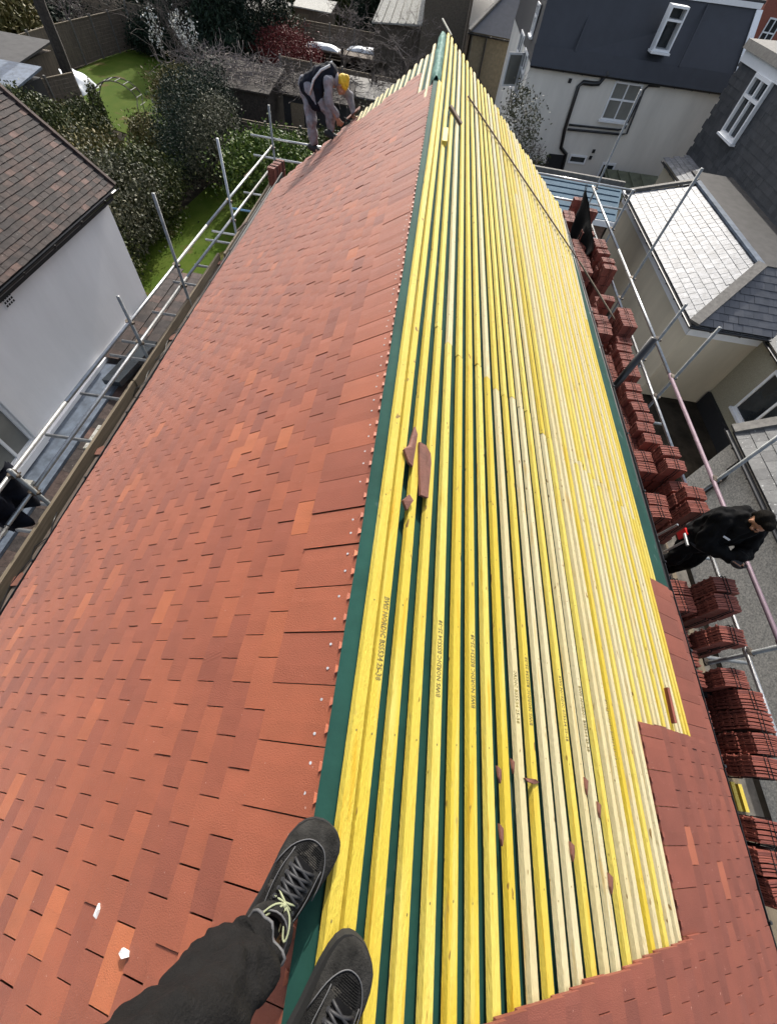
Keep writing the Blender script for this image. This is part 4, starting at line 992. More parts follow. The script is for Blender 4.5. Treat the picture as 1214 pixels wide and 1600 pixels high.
for lab, c, r, n, sd_ in (('dead vine tangle on the old shed roof', (-10.5, 29.8, 2.15), (2.0, 1.9, .35), 330, 1), ('brown dead creeper right of the old shed', (-6.6, 30.5, 1.8), (2.0, 2.0, .5), 330, 2), ('brown dead creeper left of the old shed', (-13.4, 32.0, 1.5), (1.5, 2.0, .6), 220, 3)):
    t = thing('creeper', (c[0], c[1], 0), lab, 'creeper', 'dead creepers'); obj('stems', vines(c, r, n, sd_), 'twig2' if sd_ != 2 else 'twig', t)
shed('shed', 'dark open shed right of the vine covered one', -8.0, -4.6, 29.2, 32.0, 1.75, 'bark', 'blackm', .2)
shed('shed', 'long pale roofed shed behind the bare trees', -5.2, -.6, 31.6, 34.2, 1.6, 'ridge', 'fence', .2)
shed('shed', 'grey roofed outhouse beyond the red shrub', -15.5, -12.2, 46, 49, 1.9, 'ridge', 'fence')
shed('shed', 'pale roofed outhouse behind the red shrub', -12.0, -9.2, 49.5, 52, 2.0, 'stone', 'fence')
shed('shed', 'dark outhouse at the back right of the gardens', -8.5, -3.5, 57.5, 61, 2.2, 'felt', 'bark')
gh = thing('greenhouse', (-3.2, 47, 0), 'glass lean-to with pale ribbed roof left of the dark brown building', 'greenhouse')
obj('roof', join(hexa([(-5.2, 44.5, 2.6), (-1.6, 44.5, 2.9), (-1.6, 49, 4.2), (-4.6, 49, 4.0), (-5.2, 44.5, 2.68), (-1.6, 44.5, 2.98), (-1.6, 49, 4.28), (-4.6, 49, 4.08)]), *[bar((-5.1 + .58 * k, 44.5, 2.72 + .05 * k), (-4.5 + .48 * k, 49, 4.1 + .03 * k), .08, .06) for k in range(7)]), 'stone', gh)
obj('wall', box(-5, -1.7, 44.8, 48.8, 0, 2.7), 'brown_r', gh)
def sheetpile(name, label, c, r, m, seed, cat):
    rg = random.Random(seed); us = [i / 16 for i in range(17)]
    def fn(u, v):
        e = math.sin(math.pi * u) ** .4 * math.sin(math.pi * v) ** .4
        return (c[0] + (u - .5) * 2 * r[0], c[1] + (v - .5) * 2 * r[1], c[2] + r[2] * e * (1 + .45 * noise.noise(Vector((u * 5 + seed, v * 4, 1)))))
    V, Fc = grid(fn, us, us); n = len(V); V = V + [(p[0], p[1], c[2] - .01) for p in V]; Fc = Fc + [tuple(reversed([i + n for i in q])) for q in Fc]
    o = obj(name, (V, Fc), m, None, smooth=True); tag(o, label, cat); return o
sheetpile('sheeting', 'crumpled white sheeting by the left fence', (-20.9, 30.8, .02), (1.2, .9, .75), 'tarp', 3, 'sheeting')
sheetpile('sheeting', 'white plastic sheeting left of the bare branches', (-8.9, 45.0, .9), (1.3, .45, .25), 'tarp', 5, 'sheeting')
sheetpile('sheeting', 'white plastic sheeting right of the bare branches', (-5.7, 46.2, .9), (1.5, .5, .25), 'tarp', 7, 'sheeting')
t = thing('table', (-7.2, 45.6, 0), 'long low bench carrying the white sheeting', 'bench'); obj('top', box(-10.5, -4, 44.4, 46.9, .8, .88), 'fence', t)
for xx in (-10.2, -7.2, -4.3): obj('leg', box(xx, xx + .1, 44.6, 44.7, 0, .8), 'fence', t)
# garden arch
t = thing('garden_arch', (-14.6, 24.6, 0), 'slender garden arch with climber on the lawn edge', 'arch')
for dy in (0, .55):
    pts = [(-15.55, 24.0 + dy, 0), (-15.55, 24.0 + dy, 1.5)] + [(-14.65 - .9 * math.cos(a_), 24.3 + dy + .3 * (1 - math.cos(a_)), 1.5 + .75 * math.sin(a_)) for a_ in [math.pi * k / 10 for k in range(1, 10)]] + [(-13.75, 24.6 + dy, 1.5), (-13.75, 24.6 + dy, 0)]
    obj('hoop', tube(pts, .022, 6), 'twig', t)
for a_ in [math.pi * k / 9 for k in range(10)]:
    obj('rung', tube([(-14.65 - .9 * math.cos(a_), 24.3 + .3 * (1 - math.cos(a_)), 1.5 + .75 * math.sin(a_)), (-14.65 - .9 * math.cos(a_), 24.85 + .3 * (1 - math.cos(a_)), 1.5 + .75 * math.sin(a_))], .015, 5), 'stone', t)
obj('climber', leafcloud((-15.55, 24.3, 1.2), (.3, .4, 1.1), 2200, .05, 150), 'leaf_green', t)

# ------------------------------------------------------------------ loose things
def onR(u, v, h): r = ray(u, v); k = (1.28 - h) / (-r.z - TR * r.x); return Vector((r.x * k, r.y * k, C + r.z * k))
def onL(u, v, h): r = ray(u, v); k = (1.28 - h) / (-r.z + TL * r.x); return Vector((r.x * k, r.y * k, C + r.z * k))
NR = Vector((sR, 0, cR)); NL = Vector((-sL, 0, cL))
def shard(name, label, pix, h, m, cat, group=None, side=1, th=.012, lift=(0, 0)):
    f_ = onR if side > 0 else onL; nn = NR if side > 0 else NL; pts = []
    for i, (u, v) in enumerate(pix):
        p = f_(u, v, h); pts.append(p + nn * (lift[0] * (i / len(pix)) + .004 * math.sin(i * 2.1)))
    c = sum(pts, Vector()) / len(pts); pts = [c + (p - c) for p in pts]
    n = len(pts); V = [tuple(p) for p in pts] + [tuple(p + nn * th) for p in pts]
    mid = c + nn * (th * 1.15); V.append(tuple(mid))
    Fc = [tuple(range(n - 1, -1, -1))] + [(n + i, n + (i + 1) % n, 2 * n) for i in range(n)] + [(i, (i + 1) % n, n + (i + 1) % n, n + i) for i in range(n)]
    o = obj(name, (V, Fc), m); tag(o, label, cat, group); return o
gb = 'broken tile pieces on the battens'
shard('tile_shard', 'pointed curved shard of tile nearest the ridge, above the long one', [(646, 668), (649, 681), (643, 730), (636, 724), (628, 704), (638, 696)], .032, 'terra', 'tile shard', gb)
shard('tile_shard', 'long broken tile piece, largest on the battens', [(653, 692), (662, 698), (671, 710), (671, 725), (665, 780), (655, 774), (653, 740)], .032, 'terra', 'tile shard', gb)
shard('tile_shard', 'small diamond-shaped tile shard just below the long piece', [(637, 774), (642, 784), (634, 798), (627, 783)], .030, 'terra', 'tile shard', gb)
for lab, (u, v), dx, dy in (('thin curved chip, upper left of the lower chip cluster', (778, 1210), 4, 14), ('tiny dark chip between two others in the lower cluster', (799, 1197), 3, 12), ('thin chip lying across a yellow batten', (829, 1220), 12, 5),
        ('long narrow chip below the chip cluster', (781, 1304), 4, 18), ('narrow chip in a gap right of the cluster', (914, 1228), 3, 14), ('chip wedged in a dark gap lower right', (892, 1330), 4, 16), ('thin chip in a gap beside a bright yellow batten', (934, 1265), 3, 13), ('lowest chip, near the tile patch', (952, 1380), 4, 17)):
    shard('tile_chip', lab, [(u - dx, v - dy), (u + dx * .3, v - dy * .6), (u + dx, v + dy * .4), (u + dx * .3, v + dy), (u - dx * .6, v + dy * .3)], .028, 'terra', 'tile chip', 'small tile chips on the battens', th=.008)
def stick(name, label, a, b, w, h, m, cat):
    o = obj(name, bar(a, b, w, h), m); tag(o, label, cat)
stick('wood_offcut', 'short brown offcut lying slanted near the far ridge', onR(703, 166, .05), onR(720, 194, .05), .045, .03, 'wood_old', 'offcut')
stick('wood_offcut', 'small pale block on the battens near the far ridge', onR(696, 203, .04), onR(694, 224, .04), .05, .04, 'bat_y', 'offcut')
stick('lath', 'long thin lath lying diagonally across the far battens', onR(731, 150, .05), onR(900, 402, .06) , .028, .018, 'wood_old', 'lath')
a_ = onR(900, 402, .06); stick('lath', 'second lath leaning from the eave onto the far tile packs', a_ + Vector((.06, -.05, -.03)), Vector((3.95, 7.3, C - 3.95)), .03, .02, 'board', 'lath')
stick('tile_edge', 'single dark tile standing on edge above the tile patch', onR(1040, 1075, .045), onR(1052, 1130, .045), .016, .045, 'pack', 'tile')
stick('lath', 'pale stick poking out past the far ridge end', aty(705, 55, 9.6), aty(691, 29, 9.75), .025, .015, 'wood_pale', 'stick')
for lab, pix in (('slim white mortar flake on the red tiles', [(157, 1411), (159, 1420), (152, 1436), (149, 1430)]), ('chunky white mortar flake on the red tiles', [(189, 1489), (196, 1480), (201, 1486), (202, 1495), (195, 1497)]), ('white flake half hidden by the photographer\'s trouser leg', [(362, 1460), (370, 1452), (368, 1462)])):
    shard('mortar_flake', lab, pix, .008, 'mortar', 'mortar flake', 'white mortar flakes', -1, .006)
for lab, u, v in (('dark tile peg lying on the finished tiles below the roofer', 390, 268), ('slim dark slip lying on the finished tiles at the eave', 379, 353)):
    a_ = onL(u - 8, v + 8, .02); b_ = onL(u + 8, v - 8, .02); stick('slip', lab, a_, b_, .03, .018, 'wood_old', 'slip')
# left far stack of tiles
for k, (x, y, n) in enumerate(((-3.42, 11.62, 4), (-3.47, 11.3, 4))):
    for l in range(n):
        o = copytree(proto[(k + l) % 3]); o.location = (x, y, C - 4.60 + l * .172); o.rotation_euler = (0, 0, R(80)); o['group'] = 'strapped packs of red clay tiles on the left scaffold'
        o['label'] = f"red tile pack, {'top' if l == n - 1 else LAY[l]} of the {'farther' if k == 0 else 'nearer'} stack on the left scaffold"
for k, (y_, lab) in enumerate(((1.15, 'jagged tile offcut on the left deck nearest the camera'), (3.05, 'flat tile offcut on the left deck below the hung jacket'), (5.6, 'cracked tile offcut halfway along the left deck'), (8.1, 'tile offcut at the far part of the left deck'))):
    o = obj('tile_offcut', poly_prism([(-3.88, y_), (-3.79 + .01 * k, y_ + .02), (-3.78, y_ + .13), (-3.84, y_ + .17), (-3.89, y_ + .1)], C - 4.595, C - 4.58), 'terra'); tag(o, lab, 'tile offcut', 'tile offcuts on the left deck')
for k, (y_, lab) in enumerate(((.2, 'black cable lying along the near left deck'), (4.2, 'black cable looping over the middle of the left deck'))):
    rg_ = random.Random(70 + k); o = obj('cable', tube([(-3.84 + rg_.uniform(-.045, .045), y_ + .16 * q, C - 4.59 + rg_.uniform(0, .02)) for q in range(13)], .006, 6), 'black', smooth=True); tag(o, lab, 'cable')
# yellow battens stored on the right deck
for k in range(4):
    b_ = obj('spare_batten', box(3.98 + .075 * k, 4.02 + .075 * k, -.12, .155 - .012 * k, DZ + .004, DZ + .05), 'bat_y'); tag(b_, f"spare yellow batten on the right deck, {ORD[k]} from the eave", 'batten', 'spare battens on the deck')
o = obj('bucket', tube([(3.95, 1.02, DZ), (3.95, 1.02, DZ + .30)], 0, 16, True, [.10, .13]), 'blackm'); tag(o, 'dark bucket on the deck between tile stacks', 'bucket')
# black pipe standing beside the eave
o = obj('waste_pipe', tube([(3.35, 5.15, DZ), (3.62, 5.45, C - 3.1)], .055, 14), 'black', smooth=True); tag(o, 'thick black plastic pipe leaning beside the right eave', 'pipe')
# cloths
def cloth(name, label, top_a, top_b, drop, m, seed, cat, sway=.12, n=18):
    a, b = Vector(top_a), Vector(top_b); d = (b - a); s = d.normalized().cross(Vector((0, 0, 1)))
    def fn(u, v):
        w_ = 1 - .35 * v * (1 - .3 * math.sin(u * 7 + seed)); p = a + d * (.5 + (u - .5) * w_)
        return tuple(p + Vector((0, 0, -drop * v * (1 + .12 * math.sin(u * 9 + seed)))) + s * (sway * math.sin(u * 15 + seed) * (.3 + .7 * v) * .5 + .05 * noise.noise(Vector((u * 4, v * 5, seed)))))
    V, Fc = grid(fn, [i / n for i in range(n + 1)], [i / n for i in range(n + 1)])
    V2 = [tuple(Vector(p) + s * .03) for p in V]; k = len(V); o = obj(name, (V + V2, Fc + [tuple(reversed([i + k for i in q])) for q in Fc]), m, smooth=True); tag(o, label, cat)
cloth('jacket', 'black jacket hung over the left scaffold rail', (-4.05, 2.3, C - 3.84), (-4.05, 1.6, C - 3.84), .62, 'cloth_n', 2, 'jacket')
cloth('tarpaulin', 'black tarpaulin draped at the far end of the right scaffold', (3.75, 11.6, C - 3.3), (3.85, 9.6, C - 3.8), .7, 'cloth_b', 5, 'tarpaulin')
# ------------------------------------------------------------------ people
def hand(wrist, d, palm_n, size=1.0, curl=.5, seed=0):
    """palm + four fingers and thumb as capsules, to be fused with the arm"""
    w_, d, pn = Vector(wrist), Vector(d).normalized(), Vector(palm_n).normalized(); s = d.cross(pn).normalized(); pn = s.cross(d).normalized(); out = []
    c = w_ + d * .045 * size
    for q in (-.028, -.009, .010, .028): out.append(caps([w_ + s * q * .6 * size, w_ + d * .085 * size + s * q * size], [.016 * size, .0125 * size], 8))
    for q, L in zip((-.030, -.010, .011, .031), (.070, .080, .074, .058)):
        b = w_ + d * .088 * size + s * q * size; m1 = b + (d * math.cos(curl) + pn * math.sin(curl)) * L * .5 * size; m2 = m1 + (d * math.cos(curl * 2) + pn * math.sin(curl * 2)) * L * .5 * size
        out.append(caps([b, m1, m2], [.0098 * size, .009 * size, .0078 * size], 8))
    b = w_ + d * .03 * size - s * .030 * size; m1 = b + (d * .6 - s * .6 + pn * .3).normalized() * .038 * size; m2 = m1 + (d * .9 - s * .1 + pn * .5).normalized() * .032 * size
    out.append(caps([b, m1, m2], [.0125 * size, .0105 * size, .009 * size], 8))
    return join(*out)
def headvf(c, face, up, s=1.0):
    """skull, jaw, nose, brow, ears, lips"""
    c, f, u = Vector(c), Vector(face).normalized(), Vector(up).normalized(); r_ = f.cross(u).normalized(); u = r_.cross(f).normalized()
    rot = Matrix((r_, f, u)).transposed()
    P_ = lambda a, b, d: c + (r_ * a + f * b + u * d) * s
    B = lambda p, rr: ball(p, (rr[0] * s, rr[1] * s, rr[2] * s, rot), 10)
    return join(B(P_(0, -.012, .028), (.076, .096, .088)), B(P_(0, .022, -.045), (.056, .068, .066)), B(P_(0, .060, -.088), (.026, .024, .022)), B(P_(0, .094, -.018), (.012, .016, .022)), B(P_(0, .098, -.030), (.016, .012, .010)),
                B(P_(0, .078, .018), (.05, .02, .012)), B(P_(.036, .066, -.03), (.022, .02, .018)), B(P_(-.036, .066, -.03), (.022, .02, .018)), B(P_(0, .086, -.058), (.024, .010, .006)), B(P_(0, .084, -.068), (.020, .010, .006)),
                B(P_(.078, -.008, -.01), (.010, .020, .030)), B(P_(-.078, -.008, -.01), (.010, .020, .030))), P_, B
def person(name, loc, label): return thing(name, loc, label, 'person')
# --- roofer, bent over at the far left verge
def V3(*a): return Vector(a)
rt = person('person', (-1.8, 8.8, 0), 'roofer in yellow beanie, grey joggers and navy gilet bending over the far tiles')
fA = V3(-1.93, 8.80, zL(-1.93, 8.8) + .012); fB = V3(-1.62, 8.74, zL(-1.62, 8.74) + .012)
hip = V3(-2.0, 8.85, C - 1.99); hl, hr = hip + V3(-.05, .09, 0), hip + V3(.06, -.08, 0)
sh_ = V3(-1.62, 8.82, C - 1.81); s1_, s2_ = sh_ + V3(-.03, .17, -.02), sh_ + V3(-.02, -.17, -.03)
hd = V3(-1.45, 8.78, C - 1.87)
kA = V3(-1.96, 8.80, C - 2.36); kB = V3(-1.60, 8.72, C - 2.19)
aA = fA + V3(-.02, .04, .09); aB = fB + V3(-.02, .04, .09)
wr1 = V3(-1.29, 8.92, C - 2.22); wr2 = V3(-1.50, 8.62, C - 2.22); el1 = V3(-1.36, 9.0, C - 2.02); el2 = V3(-1.62, 8.58, C - 2.04)
hv, P_, B_ = headvf(hd, (.55, -.1, -.8), (.75, 0, .62), .92)
body = join(hv, caps([sh_, hd + V3(-.03, .0, -.0)], [.055, .05]), caps([s1_, el1, wr1], [.042, .036, .026]), caps([s2_, el2, wr2], [.042, .036, .026]), caps([hip, sh_], [.10, .12]), caps([s1_, s2_], [.05, .05]), caps([hl, kA, aA], [.07, .05, .035]), caps([hr, kB, aB], [.07, .05, .035]),
            caps([aA, fA + V3(.06, -.06, .03)], [.03, .025]), caps([aB, fB + V3(.08, -.06, .03)], [.03, .025]), hand(wr1, (.5, -.1, -.8), (-.3, -.9, 0), 1, .5), hand(wr2, (.6, .2, -.6), (0, 1, 0), 1, .7))
melt('body', body, 'skin', rt, .009, 3)
melt('hoodie', join(caps([hip + V3(.03, 0, 0), sh_], [.115, .12]), caps([s1_, s2_], [.08, .08]), caps([s1_, el1, wr1 + V3(0, 0, .04)], [.07, .062, .042]), caps([s2_, el2, wr2 + V3(0, 0, .04)], [.07, .062, .042]), caps([sh_ + V3(.02, 0, .04), hd + V3(-.09, 0, .04)], [.085, .07])), 'cloth_g', rt, .012, 3, wrinkle=.02)
gl = melt('gilet', join(caps([hip + V3(-.01, 0, .03), hip.lerp(sh_, .5) + V3(-.01, 0, .045), sh_ + V3(-.02, 0, .02)], [.13, .145, .135]), caps([hip + V3(.02, -.10, -.02), hip + V3(.12, -.13, -.15)], [.085, .07]), caps([hip.lerp(sh_, .5) + V3(0, -.11, -.02), hip + V3(.19, -.13, -.15)], [.10, .065])), 'cloth_n', rt, .012, 3, wrinkle=.02)
for sy in (-.085, .12): obj('stripe', tube([hip + V3(.06, sy - .10, -.02), hip.lerp(sh_, .35) + V3(.0, sy - .11, .09), hip.lerp(sh_, .7) + V3(-.02, sy - .07, .135), sh_ + V3(.0, sy - .02, .14)], .017, 6), 'cloth_lg', gl, smooth=True)
melt('joggers', join(caps([hl, kA, aA + V3(.0, 0, .04)], [.11, .088, .065]), caps([hr, kB, aB + V3(0, 0, .04)], [.11, .09, .065]), caps([hl + V3(-.01, 0, .01), hr + V3(0, 0, .01)], [.115, .115])), 'cloth_g', rt, .012, 3, wrinkle=.035)
for a_, f_ in ((aA, fA), (aB, fB)): melt('shoe', join(caps([f_ + V3(-.09, .05, .05), f_ + V3(.0, .0, .045), f_ + V3(.13, -.05, .035)], [.045, .05, .036]), caps([a_, f_ + V3(-.04, .03, .05)], [.05, .05])), 'blackm', rt, .009, 2)
melt('beanie', join(B_(P_(0, -.022, .045), (.090, .104, .092)), B_(P_(0, -.028, .115), (.05, .055, .05)), tube([P_(0, -.02, .018), P_(0, -.02, .055)], 0, 18, True, [.097, .099])), 'yellow', rt, .008, 2)
o = obj('hammer', join(tube([wr1 + V3(.03, -.05, -.10), wr1 + V3(-.14, -.04, -.04)], .013, 8), box(wr1.x + .01, wr1.x + .05, wr1.y - .12, wr1.y + .03, wr1.z - .125, wr1.z - .09)), 'blackm'); tag(o, 'small slater\'s hammer in the roofer\'s hand', 'hammer')
o = obj('loose_tile', hexa([V3(-1.40, 8.9, C - 2.31), V3(-1.18, 8.85, C - 2.13), V3(-1.18, 9.02, C - 2.13), V3(-1.40, 9.06, C - 2.31), V3(-1.41, 8.9, C - 2.297), V3(-1.19, 8.85, C - 2.117), V3(-1.19, 9.02, C - 2.117), V3(-1.41, 9.06, C - 2.297)]), 'terra'); tag(o, 'red tile being laid by the roofer', 'tile')
# --- man in black on the right scaffold
mn = person('person', (3.98, 2.5, DZ), 'bearded man in black jacket and trousers standing on the right scaffold among tile stacks')
dz = DZ
fA = V3(3.86, 2.52, dz); fB = V3(4.08, 2.48, dz); aA, aB = fA + V3(0, .06, .10), fB + V3(0, .06, .10); kA, kB = V3(3.87, 2.50, dz + .48), V3(4.07, 2.48, dz + .48)
hip = V3(3.98, 2.62, dz + .92); hl, hr = hip + V3(-.10, 0, -.02), hip + V3(.10, 0, -.02)
ch = V3(3.98, 2.60, dz + 1.16); sh_ = V3(3.99, 2.55, dz + 1.34); s1_, s2_ = sh_ + V3(-.19, .02, 0), sh_ + V3(.19, .02, 0)
hd = V3(3.98, 2.45, dz + 1.53)
el1 = V3(3.77, 2.42, dz + 1.06); wr1 = V3(3.95, 2.24, dz + 1.10); el2 = V3(4.22, 2.36, dz + 1.06); wr2 = V3(4.03, 2.22, dz + 1.14)
hv, P_, B_ = headvf(hd, (.12, -.88, -.55), (.06, -.48, .88), 1.04)
body = join(hv, caps([sh_, hd + V3(0, .03, -.04)], [.065, .055]), caps([s1_, el1, wr1], [.048, .04, .028]), caps([s2_, el2, wr2], [.048, .04, .028]), caps([hip, ch, sh_], [.12, .13, .10]), caps([s1_, s2_], [.055, .055]), caps([hl, kA, aA], [.08, .055, .04]), caps([hr, kB, aB], [.08, .055, .04]),
            caps([aA, fA + V3(0, -.10, .04)], [.03, .028]), caps([aB, fB + V3(0, -.10, .04)], [.03, .028]), hand(wr1, (.5, -.6, -.1), (0, 0, 1), 1, .6), hand(wr2, (-.5, -.6, -.1), (0, 0, 1), 1, .6))
melt('body', body, 'skin', mn, .008, 3)
jk = melt('jacket', join(caps([hip + V3(0, 0, -.08), ch, sh_], [.205, .225, .185]), caps([s1_, s2_], [.125, .125]), caps([s1_, el1, wr1 + V3(-.0, .0, .0)], [.115, .10, .07]), caps([s2_, el2, wr2 + V3(0, .0, .0)], [.115, .10, .07]), caps([sh_ + V3(0, .04, .02), hd + V3(0, .075, -.09)], [.12, .085])), 'cloth_b', mn, .010, 3, wrinkle=.03)
lg = obj('logo', bar(ch + V3(-.19, -.18, .09), ch + V3(-.105, -.24, .09), .012, .018), 'upvc', jk)
for w_, d_ in ((wr1, (.5, -.6, -.1)), (wr2, (-.5, -.6, -.1))): melt('glove', join(hand(w_, d_, (0, 0, 1), 1.22, .6), ball(w_, .042, 8)), 'blackm', mn, .008, 2)
melt('trousers', join(caps([hl, kA, aA], [.125, .095, .075]), caps([hr, kB, aB], [.125, .095, .075]), caps([hl + V3(0, .03, 0), hr + V3(0, .03, 0)], [.13, .13])), 'cloth_b', mn, .012, 3, wrinkle=.03)
for a_, f_ in ((aA, fA), (aB, fB)): melt('boot', join(caps([f_ + V3(0, .07, .045), f_ + V3(0, -.02, .045), f_ + V3(0, -.15, .035)], [.045, .05, .038]), caps([a_ + V3(0, 0, .05), f_ + V3(0, .05, .05)], [.052, .05])), 'blackm', mn, .009, 2)
melt('hair', join(B_(P_(0, -.030, .052), (.082, .098, .084)), B_(P_(0, .030, .095), (.062, .060, .040)), B_(P_(0, -.07, .0), (.066, .045, .06))), 'hair', mn, .008, 2, wrinkle=.012)
melt('beard', join(B_(P_(0, .050, -.086), (.050, .046, .036)), B_(P_(.050, .022, -.060), (.014, .040, .040)), B_(P_(-.050, .022, -.060), (.014, .040, .040)), B_(P_(0, .091, -.048), (.026, .010, .006))), 'hair', mn, .007, 2)
for sx in (-1, 1):
    obj('eyebrow', B_(P_(.030 * sx, .088, .014), (.018, .006, .005)), 'hair', mn); obj('eye', B_(P_(.030 * sx, .080, -.004), (.012, .008, .006)), 'blackm', mn)
bl = thing('tool_belt', (3.85, 2.62, dz + .85), 'tool belt with red pouch and hanging hammer on the man in black', 'tool belt')
obj('belt', tube([hip + V3(math.cos(a_) * .205, math.sin(a_) * .20, -.06) for a_ in [2 * math.pi * k / 24 for k in range(25)]], .022, 6), 'blackm', bl)
obj('pouch', join(box(3.74, 3.81, 2.60, 2.69, dz + .76, dz + .90)), 'red', bl)
obj('hammer', join(tube([(3.72, 2.52, dz + .88), (3.70, 2.53, dz + .52)], .014, 8), tube([(3.70, 2.44, dz + .90), (3.71, 2.60, dz + .90)], .017, 8), tube([(3.66, 2.72, dz + .9), (3.64, 2.74, dz + .55)], .013, 8), tube([(3.66, 2.66, dz + .54), (3.63, 2.82, dz + .54)], .015, 8)), 'steel', bl)

# --- the photographer's own legs and trainers
ph = person('person', (-.1, -.5, ZR), 'photographer\'s legs in black work trousers and grey-black trainers on the ridge')
def loft(secs, n=28, close=True):
    """secs: (centre, half width, height, flat) oriented by local frame"""
    V, Fc = [], []
    for pts in secs: V += [tuple(p) for p in pts]
    for i in range(len(secs) - 1):
        for k in range(n): Fc.append((i * n + k, i * n + (k + 1) % n, (i + 1) * n + (k + 1) % n, (i + 1) * n + k))
    if close: Fc.append(tuple(range(n - 1, -1, -1))); Fc.append(tuple((len(secs) - 1) * n + k for k in range(n)))
    return V, Fc
def shoe(heel, toe, zs, roll, side):
    h, t = Vector((heel[0], heel[1], 0)), Vector((toe[0], toe[1], 0)); d = (t - h).normalized(); L = (t - h).length; s = Vector((d.y, -d.x, 0))
    upv = Vector((0, 0, 1)) + s * roll; upv.normalize(); s2 = d.cross(upv).normalized()
    O = Vector((h.x, h.y, zs))
    W = lambda a: O + d * a * L
    # outline: (pos, half width, centre shift, height)
    tab = [(.0, .014, 0, .05), (.02, .028, 0, .078), (.08, .038, 0, .090), (.2, .043, 0, .094), (.35, .045, .001, .096), (.5, .050, .004, .090), (.62, .056, .006, .076), (.74, .0595, .006, .062), (.84, .057, .004, .054), (.91, .050, .001, .048), (.96, .038, -.002, .040), (.99, .021, -.004, .028), (1.0, .006, -.005, .017)]
    n = 28
    def sec(a, hw, cs, ht, z0=.018, grow=0, sq=2.4):
        out = []
        for k in range(n):
            an = 2 * math.pi * k / n; cx, cz = math.cos(an), math.sin(an)
            e = 2 / sq; px_ = math.copysign(abs(cx) ** e, cx) * (hw + grow); pz_ = math.copysign(abs(cz) ** e, cz)
            z = z0 + (ht - z0) * (.5 + .5 * pz_)
            taper = 1 - .28 * max(0, pz_)
            out.append(W(a) + s2 * (px_ * taper + cs * side) + upv * z)
        return out
    up_ = obj('upper', loft([sec(*q) for q in tab], n), 'shoe', None, smooth=True)
    bpy.data.objects.remove(up_)
    sh = obj('shoe', loft([sec(*q) for q in tab], n), 'shoe', ph, smooth=True)
    sub = sh.modifiers.new('sub', 'SUBSURF'); sub.levels = 1; sub.render_levels = 2
    # sole
    secs = []
    for (a, hw, cs, ht) in tab:
        secs.append([W(a) + s2 * ((hw + .0035) * x_ + cs * side) + upv * z_ for x_, z_ in [(math.cos(2 * math.pi * k / n), .0 + .024 * (1 if math.sin(2 * math.pi * k / n) > 0 else 0)) for k in range(n)]])
    obj('sole', loft(secs, n), 'sole', sh, smooth=False)
    # suede toe rand
    def surf(a, q, lift=.002):
        i = 0
        while i < len(tab) - 2 and tab[i + 1][0] < a: i += 1
        f = (a - tab[i][0]) / (tab[i + 1][0] - tab[i][0]); hw, cs, ht = [tab[i][j] + (tab[i + 1][j] - tab[i][j]) * f for j in (1, 2, 3)]
        an = q * math.pi / 2; cx, cz = math.sin(an), math.cos(an); e = 2 / 2.4
        px_ = math.copysign(abs(cx) ** e, cx) * (hw + lift); pz_ = abs(cz) ** e * (1 if cz >= 0 else -1); z = .018 + (ht - .018) * (.5 + .5 * pz_) + lift * .8
        return W(a) + s2 * (px_ * (1 - .28 * max(0, pz_)) + cs * side) + upv * z
    us = [-1 + .1 * k for k in range(21)]
    for q_ in range(15):                                             # ribbed mesh rows over the vamp
        a_ = .655 + .0125 * q_; w_ = .52 - .018 * q_
        obj('rib', tube([surf(a_, w_ * (k / 8 - 1), .0012) for k in range(17)], .0011, 4, False), 'shoe', sh, smooth=True)
    obj('heel_counter', grid(lambda u, v: surf(.02 + .30 * v, (u - .5) * 2.0 if abs(u - .5) > .28 else math.copysign(.56, u - .5), .004), [0, .05, .1, .15, .2, .8, .85, .9, .95, 1], [k / 5 for k in range(6)]), 'shoe2', sh, smooth=True) if False else None
    def rand_(u, v):
        a0 = .80 + .10 * math.cos(u * 1.5) if True else 0
        a0 = .86 - .30 * abs(u) ** 2.2 if abs(u) < 1 else .56
        return surf(a0 + (.995 - a0) * v, u, .0022)
    obj('toe_cap', grid(rand_, us, [k / 10 for k in range(11)]), 'shoe2', sh, smooth=True)
    pp = [surf(.862 - .30 * abs(u) ** 2.2, u, .003) for u in us]; obj('seam', tube(pp, .0014, 5), 'piping', sh, smooth=True)
    pp = [surf(.70 + .0 * u, u, .002) for u in us[4:17]]
    for sgn in (-1, 1):
        obj('eyestay', grid(lambda u, v: surf(.42 + .30 * u, sgn * (.30 + .22 * v + .05 * math.sin(u * 3)), .003), [k / 8 for k in range(9)], [0, .25, .5, .75, 1]), 'shoe2', sh, smooth=True)
        pp = [surf(.22 + .52 * u, sgn * (.62 - .08 * math.cos(u * 6)), .003) for u in [k / 14 for k in range(15)]]; obj('seam', tube(pp, .0012, 5), 'piping', sh, smooth=True)
    # tongue
    obj('tongue', grid(lambda u, v: surf(.30 + .42 * u, (v - .5) * .55, .006 + .010 * (1 - u)), [k / 10 for k in range(11)], [k / 6 for k in range(7)]), 'cloth_b', sh, smooth=True)
    # collar
    cpts, cr = [], []
    for k in range(25):
        an = 2 * math.pi * k / 24; a = .235 + .20 * math.cos(an); x = .046 * math.sin(an)
        cpts.append(W(a) + s2 * x + upv * (.098 + .022 * max(0, -math.cos(an)) + .012 * math.cos(an) ** 2)); cr.append(.012)
    obj('collar', tube(cpts, 0, 8, False, cr), 'shoe2', sh, smooth=True)
    obj('collar_piping', tube([p + upv * .012 for p in cpts], .0022, 5, False), 'piping', sh, smooth=True)
